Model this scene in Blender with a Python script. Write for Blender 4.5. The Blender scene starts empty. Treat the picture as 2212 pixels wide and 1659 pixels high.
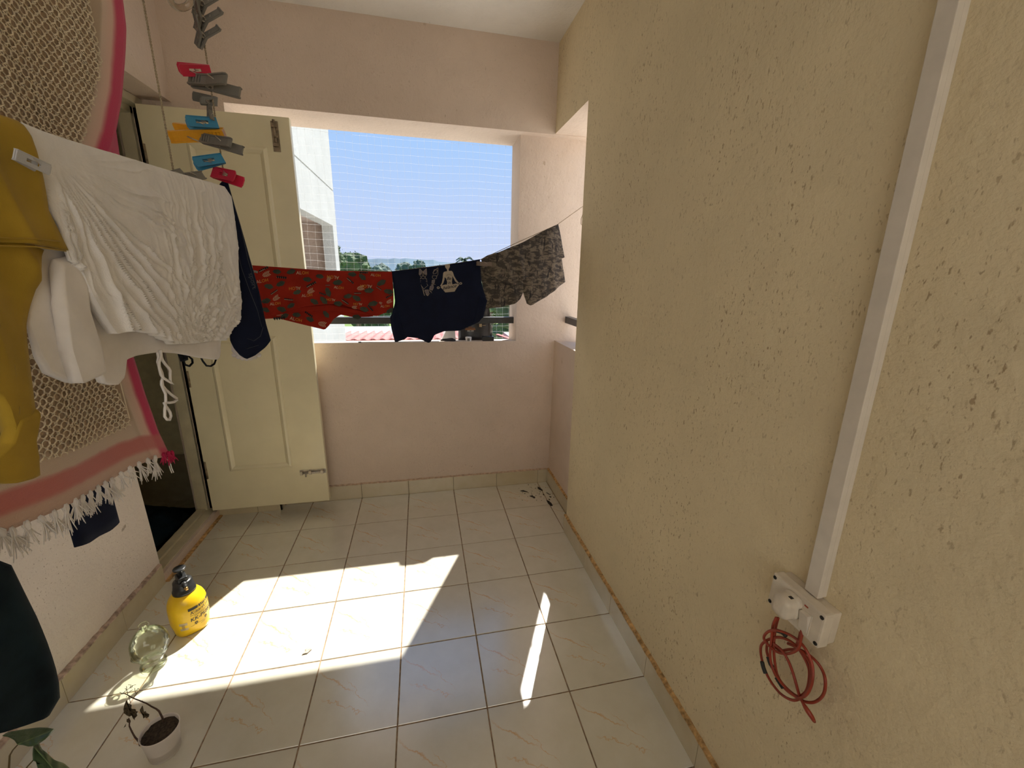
import bpy, bmesh, math, random
import numpy as np
from mathutils import Vector, Matrix, noise
random.seed(7)
SC = bpy.context.scene
COL = SC.collection
# ---------------------------------------------------------------- camera
F_PX, PITCH, YAW, ROLL, EYE = 883.8343648, -0.26352471, -0.21925809, -0.02185818, 1.45165448
def _rot(p, y, r):
    cp, sp, cy, sy, cr, sr = math.cos(p), math.sin(p), math.cos(y), math.sin(y), math.cos(r), math.sin(r)
    return (np.array([[cy,-sy,0],[sy,cy,0],[0,0,1]]) @ np.array([[1,0,0],[0,cp,-sp],[0,sp,cp]]) @ np.array([[cr,0,sr],[0,1,0],[-sr,0,cr]]))
RC = _rot(PITCH, YAW, ROLL)
CAM = np.array([0.0, 0.0, EYE])
cd = bpy.data.cameras.new('camera'); cam = bpy.data.objects.new('camera', cd); COL.objects.link(cam)
m = Matrix.Identity(4)
for i in range(3):
    m[i][0], m[i][1], m[i][2], m[i][3] = RC[i,0], RC[i,2], -RC[i,1], CAM[i]
cam.matrix_world = m
cd.sensor_width = 36; cd.lens = F_PX/2212*36; cd.clip_start = .02; cd.clip_end = 800
SC.camera = cam
# ---------------------------------------------------------------- world, sun, exposure
SUN_DIR = Vector((.487, 1.0, 1.508)).normalized()
w = bpy.data.worlds.new('sky'); SC.world = w; w.use_nodes = True
nt = w.node_tree; nt.nodes.clear()
tc = nt.nodes.new('ShaderNodeTexCoord'); sx = nt.nodes.new('ShaderNodeSeparateXYZ'); rp = nt.nodes.new('ShaderNodeValToRGB')
bg = nt.nodes.new('ShaderNodeBackground'); wo = nt.nodes.new('ShaderNodeOutputWorld')
nt.links.new(tc.outputs['Generated'], sx.inputs[0]); nt.links.new(sx.outputs['Z'], rp.inputs[0])
nt.links.new(rp.outputs[0], bg.inputs[0]); nt.links.new(bg.outputs[0], wo.inputs[0])
e = rp.color_ramp.elements
e[0].position = 0.0; e[0].color = (.60,.68,.90,1)
e[1].position = 1.0; e[1].color = (.20,.42,.85,1)
for p_, c_ in ((.10,(.54,.66,.93,1)), (.30,(.36,.59,.96,1)), (.5,(.29,.52,.93,1))):
    q_ = e.new(p_); q_.color = c_
bg.inputs[1].default_value = .358
sl = bpy.data.lights.new('sun', 'SUN'); sl.energy = 4.0; sl.angle = math.radians(.6); sl.color = (1,.955,.87)
so = bpy.data.objects.new('sun', sl); COL.objects.link(so); so.location = (4,8,12)
so.rotation_mode = 'QUATERNION'; so.rotation_quaternion = SUN_DIR.to_track_quat('Z','Y')
vs = SC.view_settings
SC.display_settings.display_device = 'sRGB'
vs.view_transform = 'Standard'; vs.look = 'None'; vs.gamma = 1; vs.use_curve_mapping = False
vs.exposure = 1.52
try:
    SC.cycles.max_bounces = 12; SC.cycles.diffuse_bounces = 8; SC.cycles.transparent_max_bounces = 24
    SC.cycles.caustics_refractive = False
    SC.cycles.sample_clamp_indirect = 6
except Exception: pass

# ---------------------------------------------------------------- geometry helpers
def ray(u, v): return RC @ np.array([(u-1106)/F_PX, 1, -(v-829.5)/F_PX])
def P(u, v, ax, val):                     # where the sight line through a photo point meets a plane of the room
    d = ray(u, v); return CAM + (val-CAM[ax])/d[ax]*d
def AT(u, v, dep): return CAM + dep*ray(u, v)

class MB:
    def __init__(s): s.v, s.f, s.m, s.uv, s.sm = [], [], [], {}, []
    def add(s, vs, fs, mi=0, smooth=False):
        o = len(s.v); s.v += [tuple(map(float, x)) for x in vs]
        for f in fs: s.f.append(tuple(o+i for i in f)); s.m.append(mi); s.sm.append(smooth)
        return o
    def box(s, x0, x1, y0, y1, z0, z1, mi=0):
        s.add([(x0,y0,z0),(x1,y0,z0),(x1,y1,z0),(x0,y1,z0),(x0,y0,z1),(x1,y0,z1),(x1,y1,z1),(x0,y1,z1)],
              [(0,3,2,1),(4,5,6,7),(0,1,5,4),(1,2,6,5),(2,3,7,6),(3,0,4,7)], mi); return s
    def hexa(s, c8, mi=0):
        s.add(c8, [(0,3,2,1),(4,5,6,7),(0,1,5,4),(1,2,6,5),(2,3,7,6),(3,0,4,7)], mi); return s
    def obox(s, c, ax, ay, az, mi=0):      # centre + three half-axis vectors
        c, ax, ay, az = map(np.array, (c, ax, ay, az))
        return s.hexa([c-ax-ay-az, c+ax-ay-az, c+ax+ay-az, c-ax+ay-az, c-ax-ay+az, c+ax-ay+az, c+ax+ay+az, c-ax+ay+az], mi)
    def tube(s, path, r, sides=6, closed=False, mi=0, caps=True):
        pts = [np.array(p, float) for p in path]; n = len(pts)
        rs = r if hasattr(r, '__len__') else [r]*n
        prev = None; vs = []
        for i in range(n):
            if closed: t = pts[(i+1)%n]-pts[i-1]
            else: t = pts[min(i+1,n-1)]-pts[max(i-1,0)]
            t = t/(np.linalg.norm(t)+1e-12)
            if prev is None:
                a = np.array([0,0,1.]) if abs(t[2]) < .9 else np.array([1.,0,0])
                nn = np.cross(t, a)
            else: nn = prev - t*(prev@t)
            nn /= (np.linalg.norm(nn)+1e-12); prev = nn; b = np.cross(t, nn)
            for k in range(sides):
                th = 2*math.pi*k/sides
                vs.append(pts[i]+rs[i]*(math.cos(th)*nn+math.sin(th)*b))
        fs = []
        for i in range(n if closed else n-1):
            j = (i+1) % n
            for k in range(sides):
                k2 = (k+1) % sides
                fs.append((i*sides+k, i*sides+k2, j*sides+k2, j*sides+k))
        if caps and not closed:
            fs.append(tuple(range(sides))[::-1]); fs.append(tuple((n-1)*sides+k for k in range(sides)))
        s.add(vs, fs, mi, True); return s
    def lathe(s, prof, c=(0,0,0), seg=32, mi=0, ax=(0,0,1), cap0=True, cap1=True, fn=None):
        c = np.array(c, float); z = np.array(ax, float); z /= np.linalg.norm(z)
        a = np.array([1.,0,0]) if abs(z[0]) < .9 else np.array([0,1.,0])
        x = a-z*(a@z); x /= np.linalg.norm(x); y = np.cross(z, x)
        vs, fs = [], []
        for (r, h) in prof:
            for k in range(seg):
                th = 2*math.pi*k/seg
                rr = r*(fn(th, h) if fn else 1)
                vs.append(c+z*h+rr*(math.cos(th)*x+math.sin(th)*y))
        for i in range(len(prof)-1):
            for k in range(seg):
                k2 = (k+1) % seg
                fs.append((i*seg+k, i*seg+k2, (i+1)*seg+k2, (i+1)*seg+k))
        if cap0: fs.append(tuple(range(seg))[::-1])
        if cap1: fs.append(tuple((len(prof)-1)*seg+k for k in range(seg)))
        s.add(vs, fs, mi, True); return s
    def prism(s, poly, to3, d0, d1, mi=0):   # 2-D outline carried to 3-D by to3(x, y, d), thick from d0 to d1
        n = len(poly)
        vs = [to3(x,y,d0) for x,y in poly]+[to3(x,y,d1) for x,y in poly]
        fs = [tuple(range(n))[::-1], tuple(range(n,2*n))]+[(i,(i+1)%n,n+(i+1)%n,n+i) for i in range(n)]
        s.add(vs, fs, mi); return s
    def build(s, name, mat, parent=None, origin=None, bevel=0, fixn=True, **props):
        me = bpy.data.meshes.new(name)
        if parent is not None: org = Vector(ORIG[parent.name])
        elif origin is not None: org = Vector(origin)
        else:
            a = np.array(s.v); org = Vector(((a[:,0].min()+a[:,0].max())/2, (a[:,1].min()+a[:,1].max())/2, a[:,2].min()))
        me.from_pydata([(x-org.x, y-org.y, z-org.z) for x,y,z in s.v], [], s.f)
        mats = mat if isinstance(mat, (list, tuple)) else [mat]
        for mm in mats: me.materials.append(mm)
        me.polygons.foreach_set('material_index', s.m)
        me.polygons.foreach_set('use_smooth', s.sm)
        if s.uv:
            ul = me.uv_layers.new(name='UVMap')
            for l in me.loops: ul.data[l.index].uv = s.uv.get(l.vertex_index, (0,0))
        if fixn and len(s.f) < 60000:
            bm = bmesh.new(); bm.from_mesh(me); bmesh.ops.recalc_face_normals(bm, faces=bm.faces)
            if bevel: bmesh.ops.bevel(bm, geom=[x for x in bm.edges if len(x.link_faces)==2 and x.calc_face_angle(0)>.5], offset=bevel, segments=2, affect='EDGES', profile=.6)
            bm.to_mesh(me); bm.free()
        me.update()
        o = bpy.data.objects.new(name, me); COL.objects.link(o)
        if parent is not None: o.parent = parent
        else: o.location = org
        ORIG[o.name] = tuple(org)
        for k, v in props.items(): o[k] = v
        return o
ORIG = {}
def thing(name, loc, label=None, cat=None, group=None, kind=None):
    o = bpy.data.objects.new(name, None); COL.objects.link(o); o.location = loc; o.empty_display_size = .05
    ORIG[o.name] = tuple(loc); tag(o, label, cat, group, kind); return o
def tag(o, label=None, cat=None, group=None, kind=None):
    for k, v in (('label',label),('category',cat),('group',group),('kind',kind)):
        if v: o[k] = v
    return o
def fbm(x, y, z=0.0, o=3):
    s, a = 0, 1.0
    for i in range(o):
        s += a*noise.noise(Vector((x,y,z))); x, y, z, a = x*2.03+5.1, y*2.03, z*2.03, a*.5
    return s

# ---------------------------------------------------------------- materials
class NB:
    def __init__(s, name):
        s.mat = bpy.data.materials.new(name); s.mat.use_nodes = True; s.t = s.mat.node_tree
        s.b = s.t.nodes['Principled BSDF']; s.out = s.t.nodes['Material Output']
        s.tc = None
    def n(s, typ, **kw):
        x = s.t.nodes.new(typ)
        for k, v in kw.items():
            if k in ('ins',):
                for a, b in v.items(): s.set(x.inputs[a], b)
            else: setattr(x, k, v)
        return x
    def set(s, inp, v):
        if isinstance(v, bpy.types.NodeSocket): s.t.links.new(v, inp)
        else: inp.default_value = v
    def co(s, scale=(1,1,1), rot=(0,0,0), loc=(0,0,0), kind='Object'):
        if s.tc is None: s.tc = s.n('ShaderNodeTexCoord')
        mp = s.n('ShaderNodeMapping', ins={'Vector': s.tc.outputs[kind], 'Scale': scale, 'Rotation': rot, 'Location': loc})
        return mp.outputs[0]
    def noise(s, scale, co=None, detail=3, rough=.55, dist=0):
        x = s.n('ShaderNodeTexNoise', ins={'Vector': co or s.co(), 'Scale': scale, 'Detail': detail, 'Roughness': rough, 'Distortion': dist})
        return x.outputs['Fac']
    def ramp(s, fac, stops, interp='LINEAR'):
        r = s.n('ShaderNodeValToRGB', ins={'Fac': fac}); r.color_ramp.interpolation = interp
        el = r.color_ramp.elements
        while len(el) < len(stops): el.new(.5)
        for x, (p, c) in zip(el, stops):
            x.position = p; x.color = (c,c,c,1) if not hasattr(c,'__len__') else tuple(c)+((1,) if len(c)==3 else ())
        return r.outputs[0]
    def math(s, op, a, b=0.0, c=0.0):
        x = s.n('ShaderNodeMath', operation=op); s.set(x.inputs[0], a); s.set(x.inputs[1], b)
        if len(x.inputs) > 2: s.set(x.inputs[2], c)
        return x.outputs[0]
    def mix(s, fac, a, b, mode='MIX'):
        x = s.n('ShaderNodeMix', data_type='RGBA', blend_type=mode)
        s.set(x.inputs[0], fac)
        for i, v in ((6,a),(7,b)): s.set(x.inputs[i], tuple(v)+(1,) if hasattr(v,'__len__') and len(v)==3 else v)
        return x.outputs[2]
    def bump(s, h, strength=.3, dist=.002):
        x = s.n('ShaderNodeBump', ins={'Height': h, 'Strength': strength, 'Distance': dist})
        s.set(s.b.inputs['Normal'], x.outputs[0]); return x
    def base(s, c, rough=.6, spec=.5, metal=0):
        s.set(s.b.inputs['Base Color'], tuple(c)+(1,) if hasattr(c,'__len__') and len(c)==3 else c)
        s.set(s.b.inputs['Roughness'], rough); s.set(s.b.inputs['Specular IOR Level'], spec); s.set(s.b.inputs['Metallic'], metal)
        return s
def plain(name, c, rough=.6, spec=.4, metal=0, var=.12, scale=20, bump=0, bscale=200):
    k = NB(name); f = k.noise(scale)
    lo = tuple(x*(1-var) for x in c); hi = tuple(min(1,x*(1+var)) for x in c)
    k.base(k.ramp(f, [(.3,lo),(.7,hi)]), rough, spec, metal)
    if bump: k.bump(k.noise(bscale), bump, .001)
    return k.mat
def plaster(name, c, dirt=.5, streak=(1,1,.45), speck=.70, stain=(.30,.20,.11)):
    k = NB(name)
    big = k.noise(1.6, detail=4); mid = k.noise(9, detail=4)
    col = k.mix(k.ramp(big,[(.3,0.),(.75,1.)]), c, tuple(x*.88 for x in c))
    col = k.mix(k.math('MULTIPLY', k.ramp(mid,[(.45,0.),(.8,1.)]), .35), col, tuple(x*.82 for x in c))
    st = k.co(streak)
    sp = k.noise(150, st, detail=2, rough=.6); patch = k.noise(3.2, st, detail=3)
    msk = k.math('MULTIPLY', k.ramp(sp,[(speck-.04,0.),(speck+.05,1.)]), k.ramp(patch,[(.36,.05),(.62,1.)]))
    sp2 = k.noise(26, st, detail=3, rough=.5)
    msk2 = k.math('MULTIPLY', k.ramp(sp2,[(.73,0.),(.77,1.)]), .8)
    col = k.mix(k.math('MULTIPLY', msk, dirt), col, stain)
    col = k.mix(k.math('MULTIPLY', msk2, dirt), col, stain)
    k.base(col, .85, .25)
    h = k.math('ADD', k.math('MULTIPLY', k.noise(60, detail=5, rough=.6), 1.0), k.math('MULTIPLY', k.noise(14, detail=2), 1.4))
    k.bump(h, .7, .005)
    return k.mat
M = {}
M['cream'] = plaster('cream_plaster', (.76,.65,.435), .8, speck=.655)
M['pink'] = plaster('pink_plaster', (.70,.575,.475), .55)
M['pink_left'] = plaster('pale_pink_plaster', (.80,.71,.63), .75, (1,1,.8), .66, (.22,.15,.10))
M['ceil'] = plaster('white_ceiling', (.88,.85,.79), .5, (1,1,1), .72)
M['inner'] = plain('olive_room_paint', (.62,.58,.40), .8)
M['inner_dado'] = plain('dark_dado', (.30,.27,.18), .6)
M['white_ext'] = plaster('white_exterior_paint', (.43,.44,.42), .25, (1,1,.2), .72)
M['brown_ext'] = plain('tan_exterior_plaster', (.40,.32,.27), .85)
def tile_mat(name, base, light, coat=1.0):
    k = NB(name)
    co = k.co((1,1,1))
    n1 = k.noise(9, co, 4, .6)
    col = k.mix(k.ramp(n1,[(.35,0.),(.7,1.)]), base, light)
    # one printed vein, the same on every tile
    sep = k.n('ShaderNodeSeparateXYZ', ins={'Vector': co}); x, y = sep.outputs[0], sep.outputs[1]
    wob = k.math('MULTIPLY', k.math('SUBTRACT', k.noise(22, co, 3, .6), .5), .075)
    def vein(a, b, wid, x0, x1):
        d = k.math('ABSOLUTE', k.math('ADD', k.math('SUBTRACT', y, k.math('MULTIPLY', x, a)), k.math('SUBTRACT', wob, b)))
        l = k.n('ShaderNodeMapRange', ins={0: d, 1: 0.0, 2: wid, 3: 1.0, 4: 0.0}).outputs[0]
        lim = k.math('MULTIPLY', k.n('ShaderNodeMapRange', ins={0: x, 1: x0, 2: x0+.03, 3: 0.0, 4: 1.0}).outputs[0],
                     k.n('ShaderNodeMapRange', ins={0: x, 1: x1-.04, 2: x1, 3: 1.0, 4: 0.0}).outputs[0])
        return k.math('MULTIPLY', l, lim)
    v = k.math('MAXIMUM', vein(-.75,-.005,.0065,-.15,.0), vein(-.55,-.07,.003,-.12,.05))
    v = k.math('MAXIMUM', v, vein(-1.3,.0,.003,-.05,.06))
    v = k.math('MULTIPLY', v, k.ramp(k.noise(30,co,3),[(.3,.35),(.6,.9)]))
    col = k.mix(v, col, (.62,.36,.14))
    ob = k.n('ShaderNodeObjectInfo')
    dirt = k.noise(2.2, k.n('ShaderNodeNewGeometry').outputs['Position'], 4, .6)
    col = k.mix(k.ramp(dirt,[(.5,0.),(.85,.35)]), col, (.46,.40,.30))
    k.base(col, k.ramp(dirt,[(.3,.15),(.8,.30)]), 1.0); k.b.inputs['Coat Weight'].default_value = coat; k.b.inputs['Coat IOR'].default_value = 2.1; k.b.inputs['Coat Roughness'].default_value = .22
    k.bump(k.noise(50, co, 2), .03, .001)
    return k.mat
M['tile'] = tile_mat('floor_tile_glaze', (.62,.59,.48), (.68,.655,.55))
M['skirt'] = tile_mat('skirting_tile_glaze', (.52,.44,.28), (.57,.49,.33), .35)
M['grout'] = plain('brown_grout', (.27,.18,.11), .9, scale=60, var=.4)
M['ledge'] = plain('orange_mortar', (.44,.27,.11), .9, scale=60, var=.55, bump=.5)
M['ledge_back'] = plain('pinkish_mortar', (.50,.37,.26), .9, scale=60, var=.3, bump=.5)
M['ledge_dark'] = plain('dirty_mortar', (.42,.31,.24), .9, scale=50, var=.45, bump=.5)
M['door'] = plain('cream_enamel', (.74,.67,.46), .30, .5, var=.04, scale=6)
M['frame'] = plain('cream_frame_enamel', (.58,.52,.36), .45, var=.10, scale=14)
M['rail'] = plain('black_steel', (.035,.035,.036), .38, .5, var=.3)
M['steel'] = plain('dull_steel', (.46,.41,.34), .4, .5, .6, var=.2, scale=60)
M['brass_old'] = plain('tarnished_brass', (.26,.20,.13), .5, .5, .6, var=.4, scale=60)
M['dark_hole'] = plain('dark_recess', (.03,.025,.02), .9)
M['pvc'] = plain('white_pvc', (.66,.60,.52), .42, .5, var=.06)
M['pvc2'] = plain('aged_white_plastic', (.64,.57,.47), .35, .5, var=.10, scale=25)
M['redcord'] = plain('red_cord', (.30,.038,.016), .45, .5, var=.2)
M['tape'] = plain('black_tape', (.02,.022,.02), .45)
M['rope'] = plain('beige_twine', (.34,.27,.18), .9, var=.3, scale=200)
def cloth(name, c, var=.1, scale=25, weave=900, bs=.25, sheen=0.0, trans=0.0, dist=.001):
    k = NB(name); f = k.noise(scale, detail=4)
    col = k.ramp(f,[(.3,tuple(x*(1-var) for x in c)),(.7,tuple(min(1,x*(1+var)) for x in c))])
    k.base(col, .9, .15)
    k.bump(k.noise(weave, detail=2), bs, dist)
    if sheen: k.b.inputs['Sheen Weight'].default_value = sheen
    if trans:
        tr = k.n('ShaderNodeBsdfTranslucent', ins={'Color': col}); mx = k.n('ShaderNodeMixShader', ins={0: trans, 1: k.b.outputs[0], 2: tr.outputs[0]})
        k.t.links.new(mx.outputs[0], k.out.inputs[0])
    return k.mat
M['white_gauze'] = cloth('white_crinkle_cotton', (.88,.86,.86), .05, 30, 500, .3, .1, .08, .002)
M['white_cotton'] = cloth('white_cotton', (.85,.81,.79), .06, 20, 900, .2, .1, .08)
M['mustard'] = cloth('mustard_cotton', (.44,.29,.035), .12, 18, 700, .25, .1, .15)
M['navy'] = cloth('navy_cotton', (.008,.011,.028), .2, 20, 700, .2)
M['black_cloth'] = cloth('black_cotton', (.012,.014,.018), .3, 20, 700, .2)
M['teal_black'] = cloth('dark_teal_cotton', (.008,.017,.022), .5, 14, 500, .3)
M['red'] = cloth('red_printed_cotton', (.38,.028,.015), .18, 12, 800, .2, 0, .3)
M['dk_leaf'] = cloth('dark_green_print', (.055,.06,.045), .2)
M['blk_leaf'] = cloth('black_print', (.02,.02,.022), .2)
M['cream_print'] = cloth('cream_print', (.55,.40,.28), .1)
M['gold_print'] = cloth('gold_print', (.62,.26,.04), .1)
M['taupe_print'] = cloth('taupe_print', (.40,.34,.27), .08)
M['grey_print'] = cloth('grey_violet_print', (.16,.14,.16), .1)
M['crochet'] = cloth('cream_open_yarn', (.82,.71,.54), .08, 60, 1500, .3)
M['seam'] = plain('grey_stitching', (.06,.065,.08), .8)
M['label_white'] = plain('white_label', (.62,.58,.52), .7)
def blanket_mat():
    k = NB('handloom_stripes'); uvn = k.n('ShaderNodeUVMap'); sep = k.n('ShaderNodeSeparateXYZ', ins={'Vector': uvn.outputs[0]})
    u, v = sep.outputs[0], sep.outputs[1]
    wob = k.math('MULTIPLY', k.math('SUBTRACT', k.noise(25), .5), .006)
    u2 = k.math('ADD', u, wob); v2 = k.math('ADD', v, wob)
    col = k.ramp(u2, [(.0,(.46,.34,.23)),(.915,(.46,.34,.23)),(.922,(.66,.50,.39)),(.95,(.70,.45,.36)),(.958,(.60,.20,.20)),(.966,(.55,.03,.10))])
    pk = k.ramp(v2, [(.0,0.),(.945,0.),(.951,1.),(.975,1.),(.982,.25)])
    pal = k.ramp(v2, [(.0,0.),(.912,0.),(.922,1.)])
    col = k.mix(k.math('MULTIPLY', pal, k.ramp(u2,[(.90,1.),(.93,0.)])), col, (.60,.47,.36))
    col = k.mix(k.math('MULTIPLY', pk, .85), col, (.52,.13,.12))
    k.base(col, .95, .1); k.b.inputs['Sheen Weight'].default_value = .2
    k.bump(k.noise(500, k.co((1,1,1)), 3), .5, .002)
    return k.mat
M['blanket'] = blanket_mat()
def camo_mat():
    k = NB('taupe_brush_print'); co = k.co((1,1,1))
    base = k.mix(k.ramp(k.noise(30,co,3),[(.35,0.),(.7,1.)]), (.16,.132,.102), (.23,.192,.148))
    n1 = k.noise(1, k.co((26,26,60)), 5, .72, .6)
    n2 = k.noise(1, k.co((95,95,16)), 2, .6)
    n3 = k.noise(1, k.co((60,60,130)), 2, .5)
    a = k.ramp(n1, [(.46,0.),(.53,1.)]); b = k.math('MULTIPLY', k.ramp(n2, [(.58,0.),(.63,1.)]), k.ramp(k.noise(18,co,2),[(.40,0.),(.5,1.)]))
    c = k.math('MULTIPLY', k.ramp(n3, [(.58,0.),(.63,1.)]), .5)
    msk = k.math('MAXIMUM', k.math('MAXIMUM', k.math('MULTIPLY', a, .8), b), c)
    k.base(k.mix(msk, base, (.030,.028,.030)), .9, .15); k.bump(k.noise(700), .2, .001)
    return k.mat
M['camo'] = camo_mat()
def plastic(name, c, rough=.35, trans=0.0):
    k = NB(name); k.base(k.ramp(k.noise(30),[(.3,tuple(x*.92 for x in c)),(.7,c)]), rough, .5)
    if trans: k.b.inputs['Subsurface Weight'].default_value = trans; k.b.inputs['Subsurface Radius'].default_value = (.02,.015,.005); k.b.inputs['Subsurface Scale'].default_value = .3
    return k.mat
M['peg_grey'] = plastic('grey_peg_plastic', (.18,.17,.15), .5)
M['peg_pale'] = plastic('pale_grey_peg_plastic', (.50,.50,.52), .4)
M['peg_red'] = plastic('crimson_peg_plastic', (.55,.02,.06), .35)
M['peg_blue'] = plastic('blue_peg_plastic', (.03,.22,.40), .35)
M['peg_yellow'] = plastic('yellow_peg_plastic', (.75,.36,.02), .35)
M['peg_brown'] = plastic('brown_peg_plastic', (.22,.17,.14), .5)
M['yellow'] = plastic('yellow_bottle_plastic', (.88,.56,.012), .32, .12)
M['black_pl'] = plastic('black_plastic', (.022,.023,.024), .32)
M['print_black'] = plastic('black_ink', (.03,.028,.02), .5)
M['brass'] = plain('brass_nozzle', (.62,.38,.14), .3, .5, 1)
M['sticker'] = plain('beige_sticker', (.52,.41,.25), .7)
M['sticker_ink'] = plain('faded_sticker_ink', (.36,.28,.17), .7)
def glass_mat(name, tint, gl=.25):
    k = NB(name); k.t.nodes.remove(k.b)
    tr = k.n('ShaderNodeBsdfTransparent', ins={'Color': tuple(tint)+(1,)})
    gs = k.n('ShaderNodeBsdfGlossy', ins={'Color': (1,1,1,1), 'Roughness': .02})
    lw = k.n('ShaderNodeLayerWeight', ins={'Blend': .22})
    bp = k.n('ShaderNodeBump', ins={'Height': k.noise(40, detail=2), 'Strength': .12, 'Distance': .003})
    k.t.links.new(bp.outputs[0], gs.inputs['Normal']); k.t.links.new(bp.outputs[0], lw.inputs['Normal'])
    f = k.n('ShaderNodeMapRange', ins={0: lw.outputs['Fresnel'], 1: 0.0, 2: 1.0, 3: .02, 4: .75})
    ed = k.n('ShaderNodeBsdfTransparent', ins={'Color': (tint[0]*.62,tint[1]*.72,tint[2]*.52,1)})
    fc = k.n('ShaderNodeMapRange', ins={0: lw.outputs['Facing'], 1: .35, 2: .95, 3: 0.0, 4: 1.0})
    m0 = k.n('ShaderNodeMixShader', ins={0: fc.outputs[0], 1: tr.outputs[0], 2: ed.outputs[0]})
    mx = k.n('ShaderNodeMixShader', ins={0: f.outputs[0], 1: m0.outputs[0], 2: gs.outputs[0]})
    k.t.links.new(mx.outputs[0], k.out.inputs[0]); return k.mat
M['glass'] = glass_mat('green_tinted_glass', (.945,.96,.91))
M['clear_pl'] = glass_mat('clear_plastic', (.86,.84,.80))
M['soil'] = plain('dark_soil', (.045,.032,.020), .95, var=.7, scale=150, bump=1, bscale=250)
M['pot'] = plain('white_pot_plastic', (.66,.60,.55), .45, .5, var=.05)
M['twig'] = plain('dry_twig', (.075,.042,.028), .85, var=.35, scale=120)
M['deadleaf'] = plain('withered_leaf', (.085,.065,.035), .9, var=.5, scale=120)
def leaf_mat():
    k = NB('green_leaf'); uvn = k.n('ShaderNodeUVMap'); sep = k.n('ShaderNodeSeparateXYZ', ins={'Vector': uvn.outputs[0]})
    d = k.math('ABSOLUTE', k.math('SUBTRACT', sep.outputs[0], .5))
    vein = k.n('ShaderNodeMapRange', ins={0: d, 1: 0.0, 2: .025, 3: 1.0, 4: 0.0}).outputs[0]
    side = k.n('ShaderNodeTexWave', ins={'Vector': k.n('ShaderNodeCombineXYZ', ins={0: k.math('ADD', k.math('MULTIPLY', d, 2.2), k.math('MULTIPLY', sep.outputs[1], -1.6))}).outputs[0], 'Scale': 2.2}).outputs['Fac']
    vv = k.math('MAXIMUM', vein, k.ramp(side,[(.93,0.),(1.,.35)]))
    edge = k.ramp(d,[(.36,0.),(.5,1.)])
    c = k.mix(k.ramp(k.noise(12),[(.35,0.),(.65,1.)]), (.035,.075,.030), (.055,.105,.040))
    c = k.mix(k.math('MULTIPLY', edge, .5), c, (.14,.16,.04)); c = k.mix(k.math('MULTIPLY', vv, .6), c, (.15,.22,.10))
    k.base(c, .38, .5); return k.mat
M['leaf'] = leaf_mat()
M['rib'] = plain('pale_leaf_rib', (.15,.22,.09), .5)
M['stem'] = plain('brown_green_stem', (.10,.07,.025), .6)
M['scrap'] = plain('paint_flake', (.40,.34,.29), .8, scale=80, var=.4)
M['debris'] = plain('black_debris', (.022,.017,.013), .9)
k = NB('clear_nylon'); k.base((.85,.86,.88), .4, .5)
_tr = k.n('ShaderNodeBsdfTranslucent', ins={'Color': (.92,.93,.95,1)}); _tp = k.n('ShaderNodeBsdfTransparent')
_m1 = k.n('ShaderNodeMixShader', ins={0: .22, 1: k.b.outputs[0], 2: _tr.outputs[0]}); _m2 = k.n('ShaderNodeMixShader', ins={0: .45, 1: _m1.outputs[0], 2: _tp.outputs[0]})
k.t.links.new(_m2.outputs[0], k.out.inputs[0]); M['netting'] = k.mat
M['tree'] = plain('tree_foliage', (.065,.11,.04), .8, scale=1.2, var=.55)
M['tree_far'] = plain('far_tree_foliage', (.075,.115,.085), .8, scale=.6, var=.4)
M['hill'] = plain('haze_tinted_forest', (.075,.125,.165), .9, scale=.05, var=.25)  # blue haze of the distance put into the forest's base colour
M['paving'] = plain('pale_bounce_paving', (.74,.70,.64), .9, scale=.6, var=.1)
M['court'] = plain('cream_block_paint', (.74,.70,.64), .9, scale=.5, var=.05)  # for the added block, pale and warm to bounce sunlight
M['pane'] = plain('dark_window_glass', (.05,.06,.07), .1)
M['bark'] = plain('bark', (.16,.12,.08), .9)
M['grass'] = plain('field_grass', (.13,.20,.04), .9, scale=.3, var=.3)
M['roof_red'] = plain('red_roof_sheet', (.40,.13,.11), .6, scale=1.2, var=.12)
M['roof_edge'] = plain('red_roof_edge', (.36,.09,.06), .6)
M['pouch'] = plain('black_pouch_foil', (.018,.018,.02), .35, .5, var=.3)
M['print_white'] = plain('white_print', (.70,.68,.62), .6)
M['print_orange'] = plain('orange_print', (.36,.16,.06), .6)
M['card'] = plain('white_card', (.80,.79,.77), .6)
M['alu'] = plain('aluminium_bar', (.62,.60,.58), .35, .5, 1)
M['cable'] = plain('black_cable', (.03,.03,.035), .5)

# ---------------------------------------------------------------- the room
XL, XR, XP, XO = -1.243, .782, .855, 1.03       # left wall, right wall, right parapet, outer face on the right
YB, YF, YO = 2.573, 2.515, 2.797                # back parapet, back beam (proud), outer face
ZC, ZS, ZH, YR = 2.665, 1.03, 2.222, -1.4       # ceiling, sill, beam underside, rear wall
XT, YT = -1.02579, 2.56254                      # tile grid
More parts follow.
